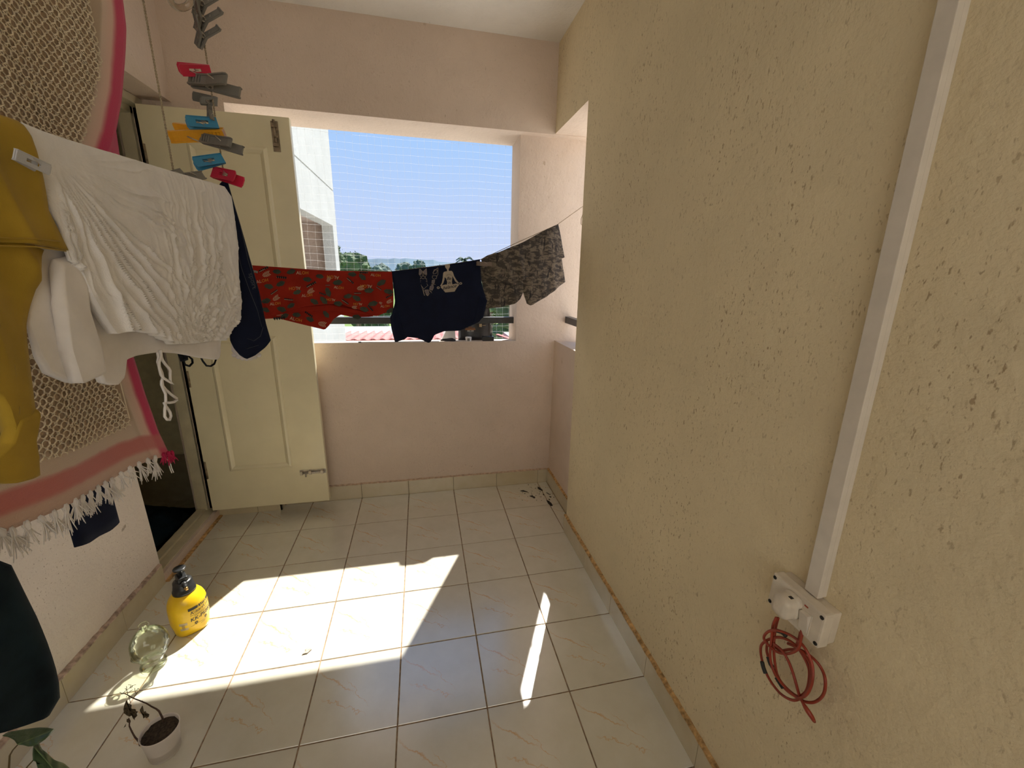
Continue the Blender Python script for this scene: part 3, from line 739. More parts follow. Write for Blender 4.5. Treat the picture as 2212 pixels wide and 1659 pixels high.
def panel(pn, top, bot, left=None, right=None, nu=40, nv=40, disp=None, puff=.006, off=0., thin=.0012, backoff=None):
    T, B = resample(top,nu), resample(bot,nu)
    L = resample(left or [top[0],bot[0]],nv); R = resample(right or [top[-1],bot[-1]],nv)
    mb = MB(); n1 = nu+1; front = []; back = []; uv = []
    for j in range(nv+1):
        v = j/nv
        for i in range(nu+1):
            u = i/nu
            p = (1-v)*T[i]+v*B[i]+(1-u)*L[j]+u*R[j]-((1-u)*(1-v)*T[0]+u*(1-v)*T[-1]+(1-u)*v*B[0]+u*v*B[-1])
            d = disp(p[0],p[1],u,v) if disp else 0
            ed = min(1,min(u,1-u)*9)**.5*min(1,v*10)**.5
            front.append(pn.w(p[0],p[1],off+d+puff*ed+thin)); back.append(pn.w(p[0],p[1],off+d-puff*ed*.6-thin)); uv.append((u,v))
    o = len(front); fs = []
    for j in range(nv):
        for i in range(nu):
            q = j*n1+i; fs.append((q,q+1,q+n1+1,q+n1)); fs.append((o+q,o+q+n1,o+q+n1+1,o+q+1))
    for i in range(nu):
        fs.append((i+1,i,o+i,o+i+1)); q = nv*n1+i; fs.append((q,q+1,o+q+1,o+q))
    for j in range(nv):
        q = j*n1; fs.append((q,q+n1,o+q+n1,o+q)); q += nu; fs.append((q+n1,q,o+q,o+q+n1))
    mb.add(front+back, fs, 0, True); mb.uv = {k: uv[k % o] for k in range(2*o)}
    return mb
def decal_to3(pn, org, ex, ey, disp, lift):     # places print on the cloth surface
    def f(x, y):
        s_, z_ = pn.px(org[0]+ex[0]*x+ey[0]*y, org[1]+ex[1]*x+ey[1]*y)
        return pn.w(s_, z_, (disp(s_,z_,0,0) if disp else 0)+lift)
    return f
def ridged(x, y, s): return 1-abs(2*noise.noise(Vector((x,y,s))))

# ---- far clothes line with red shorts, navy shirt, grey shorts
A, B = AT(545,573,1.5), AT(1222,485,2.15)
PF = Plane(A, (B-A)[:2])
line_px = [(1258,447),(1205,485),(1120,523),(1038,561),(940,575),(845,587),(700,585),(545,574)]
lp = PF.pts(line_px)
sl_ = (lp[0][1]-lp[1][1])/(lp[0][0]-lp[1][0])
end = (lp[0][0]+.165, lp[0][1]+sl_*.165)
pts = [PF.w(*end)]+[PF.w(a,z,-.004) for a,z in lp]
s_wall = (XL-PF.P0[0])/PF.e[0]
pts += [PF.w(lp[-1][0]*.5+s_wall*.5, lp[-1][1]+.004), PF.w(s_wall, lp[-1][1]+.02)]
t_ = thing('clothes_line', pts[-1], 'thin cord clothes line strung from left wall through the side opening', 'clothesline')
mb = MB(); mb.tube(pts,.0016,6); mb.build('cord', M['rope'], t_)
pe = pts[0]; mb = MB(); q0 = P(1258,452,0,pe[0]-.12)
mb.tube([PF.w(end[0]-.150,lp[0][1]-.01+.03),PF.w(end[0]-.156,lp[0][1]-.03),PF.w(end[0]-.168,lp[0][1]-.06),PF.w(end[0]-.166,lp[0][1]-.085),PF.w(end[0]-.160,lp[0][1]-.09)],.0022,6); mb.build('loose_end', M['rope'], t_)
mb = MB(); mb.tube([(pe[0],1.99,pe[2]),(pe[0],2.58,pe[2])],.004,8); tag(mb.build('net_wire', M['steel']), 'steel wire rod across the side opening that holds the clothes line', 'wire')
mb = MB(); mb.lathe([(.012,0),(.010,.004),(.004,.006),(.004,.02)],(XL,pts[-1][1],pts[-1][2]),12,ax=(1,0,0)); mb.build('wall_hook', M['steel'], t_)

def d_red(s,z,u,v): return .010*fbm(s*7+z*5,z*3,1.7,2)+.004*fbm(s*22,z*9,4,2)
rs = thing('red_shorts', PF.w(.0,lp[-1][1]-.3), 'red shorts printed with leaves and ALOHA hanging left of the navy shirt', 'shorts')
top = PF.pts([(545,573),(600,577),(700,584),(780,586),(846,587)])
panel(PF, top, PF.pts([(572,690),(600,688),(640,698),(702,713),(712,703),(722,689),(736,680),(765,686),(800,685),(822,679),(850,674)]),
      PF.pts([(545,573),(552,620),(560,660),(572,690)]), PF.pts([(846,587),(849,640),(850,674)]), 60, 30, d_red, .004, -.016).build('back_panel', M['red'], rs)
RSF = panel(PF, top, PF.pts([(588,681),(615,673),(660,661),(712,656),(740,658),(780,670),(813,683),(830,676),(850,673)]),
      PF.pts([(545,573),(552,615),(565,645),(588,681)]), PF.pts([(846,587),(849,640),(850,673)]), 60, 30, d_red, .006, 0).build('front_panel', M['red'], rs)
panel(PF, PF.pts([(596,672),(660,660),(712,655),(770,668),(812,680)]), PF.pts([(592,682),(625,675),(680,671),(740,673),(814,683)]), None, None, 30, 6, d_red, .004, -.006).build('crotch_fold', M['red'], rs)
# print on the shorts
leafs = {'dk':MB(),'blk':MB(),'cr':MB(),'gold':MB()}
def dec(o, ex, ey, lift=.0095): return decal_to3(PF, o, ex, ey, d_red, lift)
def leaf_poly(n=16, lobes=0):
    return [((.5*math.cos(t))*(1+lobes*math.cos(6*t)), .27*math.sin(t)*(1+lobes*math.cos(5*t))) for t in np.linspace(0,2*math.pi,n,endpoint=False)]
def fan(mb, pts2, f):
    vs = [f(0,0)]+[f(*p) for p in pts2]; n = len(pts2); mb.add(vs, [(0,1+i,1+(i+1)%n) for i in range(n)])
rng = random.Random(3)
def r8(x,y): return (540+x*320/2212, 560+y*160/1106)
for x,y,a in [(400,185,.1),(610,185,-.3),(850,300,.1),(455,365,-.4),(280,405,.2),(700,490,-.3),(1035,255,.2),(1300,345,-.1),(1670,265,.7),(1520,225,.1),(1160,490,1.2),(955,630,.5),(1095,610,.8),(1310,660,.1),(1585,580,.5),(1455,550,-.2),(1770,465,-.1),(1950,350,-.5),(2055,480,.2),(1830,660,-.2),(240,620,-.2),(610,690,-.5),(470,745,.3),(1700,745,.3),(2090,765,-.4)]:
    o = r8(x,y); L = 17+rng.random()*4; c,s_ = math.cos(a)*L,math.sin(a)*L
    fan(leafs['dk'], leaf_poly(14,.12), dec(o,(c,s_),(-s_,c)))
for x,y,a,l in [(205,150,-.45,22),(470,270,.1,22),(910,375,-.5,23),(360,490,-.6,17),(575,600,.1,19),(1075,515,.35,15),(1490,320,.7,18),(1600,505,0,15),(1415,635,.6,17),(1915,435,.6,13),(1790,730,.8,16),(2065,550,-.5,15),(1155,385,0,10),(1690,200,0,18)]:
    o = r8(x,y); c,s_ = math.cos(a)*l,math.sin(a)*l; f = dec(o,(c,s_),(-s_,c))
    for k in range(5):
        t = -.42+k*.2; leafs['blk'].add([f(t-.1,-.03),f(t+.02,-.16),f(t+.12,-.02),f(t+.04,.16)],[(0,1,2,3)])
    leafs['cr'].add([f(-.5,.02),f(.5,.0),f(.5,.035),f(-.5,.055)],[(0,1,2,3)])
for x,y,a,l in [(240,225,-.4,19),(895,475,-.5,17),(1165,300,-1.1,13),(1640,430,-.2,17),(385,580,-.6,17),(2065,630,-.5,13),(1550,715,.1,12),(1940,650,.5,8)]:
    o = r8(x,y); c,s_ = math.cos(a)*l,math.sin(a)*l; f = dec(o,(c,s_),(-s_,c),.0097)
    for k in range(5):
        t0 = -.4+.17*k
        for sg in (-1,1):
            w0 = .30*(1-abs(t0*1.3)**2); leafs['cr'].add([f(t0-.035,.015*sg),f(t0+.045,.015*sg),f(t0+.22,w0*sg),f(t0+.14,w0*sg)],[(0,1,2,3)])
for x,y,a,l,sg in [(780,225,0,27,1),(1230,245,.1,27,-1),(1865,255,.1,22,1),(190,345,-.2,27,1),(660,410,-.05,26,-1),(1320,440,.1,22,1),(850,555,-.1,24,1),(1725,380,.05,26,-1),(380,680,-.1,24,1),(1200,585,.1,20,-1),(1600,650,.05,20,-1),(2010,715,-.05,20,1)]:
    o = r8(x,y); c,s_ = math.cos(a)*l*sg,math.sin(a)*l*sg
    f0 = dec((o[0]-c*.5,o[1]-s_*.5),(c,s_),(s_,-c),.0098)
    put_text(leafs['cr'],'AL',lambda X,Y: f0(X*.42,Y*.42),0,.0); put_text(leafs['gold'],'OH',lambda X,Y: f0(.45+X*.5,Y*.5),0,.0)
LB = -.0105
for x,y,a in [(700,835,.1),(1140,825,.9),(240,760,.3),(900,900,.4),(1600,865,.1),(520,850,-.3)]:
    o = r8(x,y); L = 18; c,s_ = math.cos(a)*L,math.sin(a)*L; fan(leafs['dk'], leaf_poly(14,.12), dec(o,(c,s_),(-s_,c),LB))
for x,y,a,l in [(440,885,-.1,26),(880,825,.6,20),(1105,735,.5,18)]:
    o = r8(x,y); c,s_ = math.cos(a)*l,math.sin(a)*l; f = dec(o,(c,s_),(-s_,c),LB)
    for k in range(5):
        t = -.42+k*.2; leafs['blk'].add([f(t-.1,-.03),f(t+.02,-.16),f(t+.12,-.02),f(t+.04,.16)],[(0,1,2,3)])
for x,y,a,l in [(1080,970,.2,19),(430,815,-.2,17)]:
    o = r8(x,y); c,s_ = math.cos(a)*l,math.sin(a)*l; f = dec(o,(c,s_),(-s_,c),LB)
    for k in range(5):
        t0 = -.4+.17*k
        for sg in (-1,1):
            w0 = .30*(1-abs(t0*1.3)**2); leafs['cr'].add([f(t0-.035,.015*sg),f(t0+.045,.015*sg),f(t0+.22,w0*sg),f(t0+.14,w0*sg)],[(0,1,2,3)])
o = r8(690,925); f0 = dec((o[0]-14,o[1]-3),(27,6),(6,-27),LB)
put_text(leafs['cr'],'AL',lambda X,Y: f0(X*.42,Y*.42)); put_text(leafs['gold'],'OH',lambda X,Y: f0(.45+X*.5,Y*.5))
for k_, nm, mk in (('dk','leaf_print','dk_leaf'),('blk','fern_print','blk_leaf'),('cr','outline_print','cream_print'),('gold','letter_print','gold_print')): leafs[k_].build(nm, M[mk], RSF, fixn=False, kind='stuff')

def d_tee(s,z,u,v): return .007*fbm(s*4+z*2,z*2,7.7,2)
ts = thing('navy_shirt', PF.w(.6,1.1), 'navy t-shirt with a taupe meditating figure print hung on the far line', 'shirt')
teeT = PF.pts([(846,586),(900,580),(960,573),(1036,560)])
teeL = PF.pts([(846,586),(850,620),(853,650),(851,672),(842,685),(845,710),(852,738)])
teeR = PF.pts([(1036,560),(1040,610),(1045,630),(1051,648),(1048,670),(1042,685)])
TSB = panel(PF, teeT, PF.pts([(852,738),(874,731),(878,727),(902,730),(915,736),(925,741),(931,735),(937,723),(958,715),(990,714),(1032,696),(1042,685)]), teeL, teeR, 48, 40, d_tee, .007, .004).build('body', M['navy'], ts)
panel(PF, PF.pts([(842,690),(853,650)]), PF.pts([(852,738),(874,731)]), None, None, 6, 12, d_tee, .004, .012).build('sleeve', M['navy'], ts)
panel(PF, PF.pts([(1034,640),(1051,648)]), PF.pts([(1020,698),(1042,685)]), None, None, 6, 12, d_tee, .004, .012).build('sleeve', M['navy'], ts)
LT = .0135
def rb(x,y): return (820+x*240/1810, 540+y*220/1659)
def poly_px(mb, pl, lift=LT):
    v = [];
    for x,y in pl:
        s_, z_ = PF.px(*rb(x,y)); v.append(PF.w(s_,z_,d_tee(s_,z_,0,0)+lift))
    mb.add(v, [tuple(range(len(v)))])
mb = MB()
poly_px(mb,[(1048,240),(1130,234),(1132,275),(1112,310),(1112,345),(1085,350),(1082,315),(1055,285)])       # head, neck
poly_px(mb,[(1085,345),(1112,340),(1160,340),(1180,365),(1172,430),(1162,520),(1170,560),(1075,565),(1085,525),(1065,460),(1035,440),(1020,375),(1035,355)])
poly_px(mb,[(1020,375),(1042,430),(1040,480),(1020,535),(985,590),(965,585),(995,530),(1010,460)])               # arm
poly_px(mb,[(1180,365),(1200,425),(1235,485),(1278,535),(1262,550),(1215,510),(1180,440),(1170,410)])
poly_px(mb,[(985,585),(1010,570),(1060,560),(1075,565),(1170,560),(1230,545),(1285,560),(1245,610),(1205,675),(1140,682),(1050,688),(1010,640),(975,610)])
for cx,cy in ((935,612),(1305,543)):
    for k in range(10):
        a0,a1 = k*.628,(k+1)*.628; poly_px(mb,[(cx+24*math.cos(a0),cy+20*math.sin(a0)),(cx+24*math.cos(a1),cy+20*math.sin(a1)),(cx+12*math.cos(a1),cy+9*math.sin(a1)),(cx+12*math.cos(a0),cy+9*math.sin(a0))])
mb.build('figure_print', M['taupe_print'], TSB, fixn=False)
mb = MB()
for wd_, x,y,l in (('Be',1076,487,75),('in',1095,552,48),('balance',1010,645,225)):
    f = lambda X,Y: (lambda q: PF.w(q[0],q[1],d_tee(q[0],q[1],0,0)+LT+.0012))(PF.px(*rb(x+X*l, y-Y*l-(X*l*.18 if l>200 else 0))))
    put_text(mb, wd_, f, .35, .012)
for k in range(7):
    a = math.pi*(k+.5)/7; c_ = (1115,432); poly_px(mb,[(c_[0]-38*math.cos(a)-2,c_[1]-22*math.sin(a)),(c_[0]-38*math.cos(a)+3,c_[1]-22*math.sin(a)),(c_[0]-56*math.cos(a)+3,c_[1]-42*math.sin(a)),(c_[0]-56*math.cos(a)-2,c_[1]-42*math.sin(a))],LT+.0012)
mb.build('slogan', M['navy'], TSB, fixn=False, kind='stuff')
mo, mf = MB(), MB()
def strip(l, wd_=4):
    for (x0,y0),(x1,y1) in zip(l,l[1:]):
        d = math.hypot(x1-x0,y1-y0)+1e-6; nx_,ny_ = -(y1-y0)/d*wd_/2,(x1-x0)/d*wd_/2
        poly_px(mo,[(x0+nx_,y0+ny_),(x1+nx_,y1+ny_),(x1-nx_,y1-ny_),(x0-nx_,y0-ny_)])
for pl in ([(628,312),(645,312),(682,352),(650,400),(625,395)],[(742,300),(748,395),(720,400),(690,352)],[(720,650),(775,645),(785,690),(765,745),(735,700)],[(835,490),(880,490),(868,545),(830,540)],[(805,590),(850,560),(860,610),(840,655),(795,640)]):
    poly_px(mf, pl, LT-.0006); strip(pl+[pl[0]])
for l in ([(625,395),(660,440),(690,420),(720,440),(748,400)],[(640,470),(665,455),(690,470),(720,455),(750,470)],[(660,565),(690,650),(720,740)],[(672,590),(705,635),(740,600),(770,575)],[(690,640),(715,680)],[(845,370),(880,330),(930,290)],[(850,390),(905,380),(925,330),(870,320),(850,390)],[(840,420),(880,415),(912,425),(905,460),(870,475),(838,455),(840,420)],[(815,560),(850,555),(890,560)],[(735,720),(770,745),(800,700)],[(660,440),(648,470)],[(720,440),(735,470)],[(900,470),(915,420),(930,400),(935,290)],[(785,650),(830,680)],[(795,660),(835,700)],[(740,480),(755,500)],[(735,510),(760,520)],[(750,545),(768,575)],[(645,490),(655,498)],[(645,515),(655,520)],[(700,420),(690,352),(676,420)],[(700,690),(715,740)],[(690,650),(700,700)]): strip(l)
mo.build('mandala_lines', M['taupe_print'], TSB, fixn=False, kind='stuff'); mf.build('mandala_fill', M['grey_print'], TSB, fixn=False, kind='stuff')

def d_gry(s,z,u,v): return .012*ridged(s*11+z*2.0,z*1.5,3.1)-.006+.004*fbm(s*25,z*12,2,2)
gs_ = thing('grey_shorts', PF.w(1.2,1.3), 'taupe shorts with a black brush print pegged at the right end of the line', 'shorts')
panel(PF, PF.pts([(1041,566),(1080,560),(1135,560)]), PF.pts([(1048,668),(1090,663),(1112,657),(1125,646),(1133,630)]), PF.pts([(1041,566),(1043,600),(1051,650),(1048,668)]), PF.pts([(1135,560),(1136,600),(1133,630)]), 24, 24, d_gry, .006, -.014).build('leg', M['camo'], gs_)
panel(PF, PF.pts([(1128,575),(1214,540)]), PF.pts([(1139,656),(1147,660),(1180,641),(1223,609)]), PF.pts([(1128,575),(1132,632),(1139,656)]), PF.pts([(1214,540),(1223,609)]), 24, 24, d_gry, .006, -.010).build('leg', M['camo'], gs_)
panel(PF, PF.pts([(1040,560),(1055,551),(1075,545),(1092,538),(1110,531),(1130,523),(1150,512),(1166,503),(1180,495),(1206,484)]),
      PF.pts([(1046,590),(1070,602),(1095,612),(1113,618),(1130,602),(1150,588),(1180,573),(1219,556)]), PF.pts([(1040,560),(1046,590)]), PF.pts([(1206,484),(1212,512),(1219,556)]), 48, 24, d_gry, .006, .004).build('waist_flap', M['camo'], gs_)

# ---- drying rack: near bar, two high bars, ropes
XB = -.43
bar = thing('drying_rack', (XB,.6,1.62), 'ceiling hung drying rack of thin bars on twine behind the white cloth', 'drying rack')
rope_b = AT(485,388,.935); r2 = P(375,372,0,XB-.02)
zb = 1.633
mb = MB(); pa_, pb_ = P(15,262,0,XB), P(470,402,0,XB); kb_ = (pb_[2]-pa_[2])/(pb_[1]-pa_[1]); zf = lambda y: pa_[2]+kb_*(y-pa_[1])-.016
mb.tube([(XB,-.15,zf(-.15)),(XB,1.15,zf(1.15))],.0035,8); mb.build('bar', M['alu'], bar)
mb = MB(); mb.tube([(-.62,-.2,2.30),(-.62,1.45,2.30)],.0085,10); mb.build('bar', M['alu'], bar)
mb = MB(); mb.tube([(-.79,-.2,2.30),(-.79,1.45,2.30)],.0085,10); mb.build('bar', M['alu'], bar)
def twisted(p0, p1, r=.0016, pitch=.009, n=None):
    p0, p1 = np.array(p0,float), np.array(p1,float); L = np.linalg.norm(p1-p0); t = (p1-p0)/L; a = np.array([1.,0,0]); x = a-t*(a@t); x/=np.linalg.norm(x); y=np.cross(t,x); n = int(L/pitch*8); mb = MB()
    for ph in (0,math.pi):
        mb.tube([p0+t*L*i/n+r*.55*(math.cos(ph+i*math.pi/4)*x+math.sin(ph+i*math.pi/4)*y) for i in range(n+1)], r*.62, 5)
    return mb
twisted((rope_b[0],rope_b[1],rope_b[2]-.02),(rope_b[0],rope_b[1],ZC)).build('peg_rope', M['rope'], bar)
twisted((r2[0],r2[1],r2[2]-.03),(r2[0],r2[1],ZC)).build('rope', M['rope'], bar)
for x_ in (-.62,-.79):
    for y_ in (-.15,1.40):
        mb = MB(); mb.tube([(x_,y_,2.30),(x_,y_,ZC)],.002,6); mb.build('rope', M['rope'], bar)
mb = MB(); rc = AT(391,-6,.80); ex_, ey_ = RC[:,0], RC[:,2]
mb.tube([rc+.021*(math.cos(t)*ex_+math.sin(t)*ey_) for t in np.linspace(0,2*math.pi,28,endpoint=False)],.006,10,True); mb.build('pulley_ring', M['clear_pl'], bar, label='clear plastic ring at the top of the peg rope')

# ---- white crinkled cloth over the near bar
PW = Plane((XB,0,0), (0,1))
WPEG, WHEM = PW.px(70,335), PW.px(405,790)
def d_white(s,z,u,v):
    a1 = math.atan2(s-WPEG[0], WPEG[1]-z); r1 = math.hypot(s-WPEG[0], z-WPEG[1])
    a2 = math.atan2(s-WHEM[0], z-WHEM[1]); r2 = math.hypot(s-WHEM[0], z-WHEM[1])
    wob = noise.noise(Vector((s*9,z*9,5)))+.6*noise.noise(Vector((s*24,z*24,1)))
    n1 = ridged(a1*12+.9*wob, r1*3.0, 2.2)**4*min(1,r1*6)
    n2 = ridged(a2*10+1.1*wob, r2*6.0, 6.1)**4*min(1,r2*7+.2)
    n3 = ridged(s*48+z*7+2.2*wob, z*11, 9.7)**4
    t = min(1,max(0,(u-.30)/.35)); t = t*t*(3-2*t)
    return ((1-t)*.0115*n1+t*.0090*n2+.0045*n3*(.3+.7*t))*min(1,.15+1.9*v)*min(1,.12+(1-u)*11)+.007*fbm(s*5,z*5,3,2)*min(1,v*4)
def d_smooth(s,z,u,v): return .010*fbm(s*6,z*3,3.3,2)+.004*ridged(s*16+z*6,z*4,1.2)
wc = thing('white_cloth', PW.w(.85,1.25), 'crinkled white cotton trousers folded over the near drying bar', 'trousers')
wtop = PW.pts([(15,262),(60,280),(120,300),(240,335),(350,368),(440,393),(470,402),(486,424)])
panel(PW, wtop, PW.pts([(118,560),(150,590),(172,640),(200,690),(222,722),(262,712),(300,722),(350,744),(400,742),(448,735),(468,736),(475,718),(495,697),(510,690)]),
      PW.pts([(15,262),(60,390),(100,490),(118,560)]), PW.pts([(486,424),(497,500),(500,600),(508,650),(510,690)]), 270, 170, d_white, .006, .012).build('outer_layer', M['white_gauze'], wc)
panel(PW, wtop, PW.pts([(70,700),(88,770),(112,806),(165,827),(198,815),(222,800),(232,826),(262,832),(280,815),(288,776),(310,768),(350,760),(390,763),(430,772),(462,777),(471,760),(470,735)]),
      PW.pts([(15,262),(50,420),(66,560),(70,700)]), PW.pts([(486,424),(490,560),(480,680),(470,735)]), 90, 70, d_smooth, .005, -.006).build('inner_layer', M['white_cotton'], wc)
panel(PW, PW.pts([(105,560),(140,552),(165,600)]), PW.pts([(118,740),(150,830),(213,800)]), PW.pts([(105,560),(96,650),(118,740)]), PW.pts([(165,600),(180,680),(200,740),(213,800)]), 30, 40, d_smooth, .008, .006).build('cuff_fold', M['white_cotton'], wc)
# drawstring hanging below
def pxline(pn, l, off=0): return [pn.w(*pn.px(*p), off) for p in l]
mb = MB()
def rd(x,y): return (320+x*180/1659, 740+y*180/1659)
mb.tube(pxline(PW,[rd(*p) for p in ((240,150),(262,260),(240,330),(215,400),(225,520),(255,640),(300,700),(370,750),(440,790),(492,838),(440,780),(438,660),(440,560),(405,500),(340,430),(285,350),(258,270))],.0),.0022,7)
mb.tube(pxline(PW,[rd(*p) for p in ((235,150),(262,300),(245,380),(270,470),(310,570),(345,680),(330,760),(345,860),(400,930),(520,1040),(620,1110),(625,1140),(570,1180),(480,1195),(410,1190),(370,1200),(395,1250),(440,1310),(490,1390),(505,1460),(480,1535),(430,1530),(385,1470),(385,1330),(400,1230),(405,1150),(400,1020),(360,930),(320,840),(320,770),(350,700),(330,600),(285,500))],-.004),.0022,7)
mb.build('drawstring', M['white_cotton'], wc)
# ---- black bra straps peeping out below
PB = Plane((XB-.055,0,0), (0,1))
bs = thing('black_straps', PB.w(1.0,1.3), 'black bra with looped straps mostly hidden behind the white trousers', 'bra')
mb = MB()
panel(PB, PB.pts([(372,700),(470,710)]), PB.pts([(378,762),(400,760),(430,755),(462,752)]), None, None, 14, 10, None, .008).build('cup', M['black_cloth'], bs)
panel(PB, PB.pts([(380,750),(404,752)]), PB.pts([(391,781),(404,777)]), None, None, 6, 6, None, .003).build('band', M['black_cloth'], bs)
for l in ([(404,762),(412,758),(408,770),(415,776),(416,784),(409,791),(400,788),(397,781),(405,768),(413,764)],[(434,772),(438,780),(446,790),(455,791),(463,786),(467,775),(468,768)]):
    mb = MB(); mb.tube(pxline(PB,l),.0022,6); mb.build('strap', M['black_cloth'], bs)
# ---- mustard shirt
def d_must(s,z,u,v): return .010*fbm(s*7,z*2.2,11,2)+.008*ridged(s*16+z*4,z*2,5)-.004
ms = thing('mustard_shirt', PW.w(.4,1.1), 'mustard yellow t-shirt at the left edge nearest the camera', 'shirt')
panel(PW, PW.pts([(-210,190),(-60,235),(5,258),(24,275)]), PW.pts([(-210,505),(-60,522),(20,524),(80,532),(118,541)]), PW.pts([(-210,190),(-210,505)]), PW.pts([(24,275),(44,330),(58,390),(72,455),(96,500),(118,541)]), 44, 40, d_must, .008, .010).build('upper_layer', M['mustard'], ms)
panel(PW, PW.pts([(-210,480),(-60,500),(20,505),(92,540)]), PW.pts([(-210,860),(-80,840),(-20,855),(0,885),(20,940),(10,985)][::1]+[(40,1000),(70,960)]), PW.pts([(-210,480),(-210,860)]), PW.pts([(92,540),(66,625),(60,700),(64,790),(74,880),(70,960)]), 44, 60, d_must, .008, .0).build('lower_layer', M['mustard'], ms)
panel(PW, PW.pts([(20,900),(74,880)]), PW.pts([(-60,1040),(10,1046),(50,1035),(78,1022)]), PW.pts([(20,900),(0,960),(-60,1010),(-60,1040)]), PW.pts([(74,880),(64,950),(76,985),(78,1022)]), 20, 24, d_must, .008, .002).build('twisted_hem', M['mustard'], ms)
panel(PW, PW.pts([(60,640),(70,660)]), PW.pts([(40,760),(104,778)]), PW.pts([(60,640),(50,700),(40,760)]), PW.pts([(70,660),(90,730),(104,778)]), 10, 14, d_must, .006, -.020).build('back_layer', M['mustard'], ms)
for l, rr_ in (([(-210,497),(-60,512),(20,514),(84,520)],.0009),([(-210,512),(-60,530),(20,531),(98,541)],.0009)):
    mb = MB(); mb.tube([PW.w(*PW.px(*p),.0195+d_must(*PW.px(*p),0,0)) for p in l],rr_,5); mb.build('seam', M['mustard'], ms)

# ---- crochet throw on the high bar
PK = Plane((-.62,0,0), (0,1))
def d_blk(s,z,u,v): return .014*fbm(s*3.2,z*.9,21,2)+.010*math.sin(s*19+1.5*noise.noise(Vector((s,z*.8,2))))*min(1,max(0,(2.32-z)*1.5))*.7
kb = thing('crochet_throw', PK.w(.7,1.0), 'cream open knit throw with pink and magenta borders and a white fringe', 'throw')
kr = PK.pts([(268,60),(266,110),(258,215),(243,300),(230,345),(232,450),(250,600),(283,760),(310,850),(338,930),(366,985)])
right = [(kr[0][0]+.05,2.308),(kr[0][0]+.022,2.14)]+kr
bot = [(.24,1.06)]+PK.pts([(-40,1185),(0,1150),(60,1122),(130,1090),(190,1062),(235,1040),(280,1012),(325,992),(366,985)])
top_ = [(.24,2.308),(kr[0][0]+.05,2.308)]
panel(PK, top_, bot, [(.24,2.308),(.24,1.06)], right, 90, 110, d_blk, .003, .0).build('cloth', M['blanket'], kb)
# back half of the throw on the far side of the bar
panel(PK, [(.24,2.308),(1.2,2.308)], [(.24,1.3),(1.15,1.25)], None, None, 20, 30, d_blk, .002, -.022).build('back_half', M['blanket'], kb)
rgt = np.array(right)[::-1]
def redge(z): return float(np.interp(z, rgt[:,1], rgt[:,0]))
bt = np.array(bot)
def bedge(s): return float(np.interp(s, bt[:,0], bt[:,1]))
mb = MB(); sp = .0148
ncol = 0; s0 = .30
while s0 < 1.12:
    pts = []; ph = random.uniform(-.25,.25)+(math.pi if ncol % 2 else 0)
    zt = 2.28; per = .0165; nstep = 7; i = 0; run = []
    z = zt
    while z > bedge(s0)+.088:
        lim = redge(z)-.075
        wd_ = .0052*(1+.5*noise.noise(Vector((s0*9,z*6,1))))
        drift = .010*noise.noise(Vector((s0*3,z*2.2,4)))+.004*noise.noise(Vector((s0*40,z*9,8)))
        s_ = s0+drift+wd_*math.sin(2*math.pi*(zt-z)/per+ph)
        if s_ < lim and z < 2.12: run.append(PK.w(s_,z,d_blk(s_,z,0,0)+.0068+.0014*math.cos(4*math.pi*(zt-z)/per+ph)))
        elif len(run) > 3: mb.tube(run,.0013,3,caps=False); run = []
        z -= per/nstep
    if len(run) > 3: mb.tube(run,.0013,3,caps=False)
    ncol += 1; s0 += sp*.5*(1+.12*random.uniform(-1,1))
mb.build('knit_loops', M['crochet'], kb, fixn=False, kind='stuff')
def tassel(pn, c, d, L, mat, nst=16, spread=.012, off=.004, name='tassel'):
    mb = MB(); base = pn.w(c[0],c[1],off+d_blk(c[0],c[1],0,0)); dn_ = pn.w(c[0]+d[0],c[1]+d[1],off+d_blk(c[0],c[1],0,0))-base; dn_ /= np.linalg.norm(dn_)
    sd = np.cross(dn_, pn.n)
    for k in range(nst):
        th = random.uniform(0,2*math.pi); rr = math.sqrt(random.random()); l = L*random.uniform(.6,1.05); curl = random.uniform(-1,1)*.010
        pts = []
        for t in np.linspace(0,1,6):
            r_ = rr*(.0028+(.0035 if t<.35 else 0)*math.sin(math.pi*min(1,t/.35))+spread*max(0,t-.4)**1.2)
            pts.append(base+dn_*l*t+sd*(r_*math.cos(th)+curl*t*t)+pn.n*(r_*math.sin(th)*.7)+np.array([0,0,-.006*t*t]))
        mb.tube(pts,[.0011,.0012,.0012,.0011,.001,.0006],4)
    mb.lathe([(.0015,0),(.0042,.004),(.0045,.010),(.003,.016)],base,8,ax=dn_)
    mb.build(name, mat, kb, fixn=False)
for u,v in ((-15,1150),(8,1146),(36,1132),(62,1122),(90,1110),(118,1096),(140,1084),(160,1076),(182,1066),(204,1055),(222,1046),(240,1038),(258,1026),(276,1014),(294,1004),(312,996),(328,990)):
    c = PK.px(u,v-6); tassel(PK, c, (random.uniform(-.25,.35),-1), random.uniform(.036,.052), M['white_cotton'], 18, .022)
for u,v in ((345,984),(356,980),(366,978)):
    c = PK.px(u,v-4); tassel(PK, c, (random.uniform(-.1,.5),-1), .024, M['magenta'] if 'magenta' in M else M['blanket_mag'] if 'blanket_mag' in M else cloth('magenta_yarn',(.50,.03,.10),.1), 16, .02)
mb = MB()
for k,(du,dv) in enumerate(((0,0),(4,1))): mb.tube(pxline(PK,[(358+du,985+dv),(361+du,1000),(364+du,1012),(368+du,1022-dv)],.003),.0011,5)
mb.build('loose_thread', M['white_cotton'], kb)

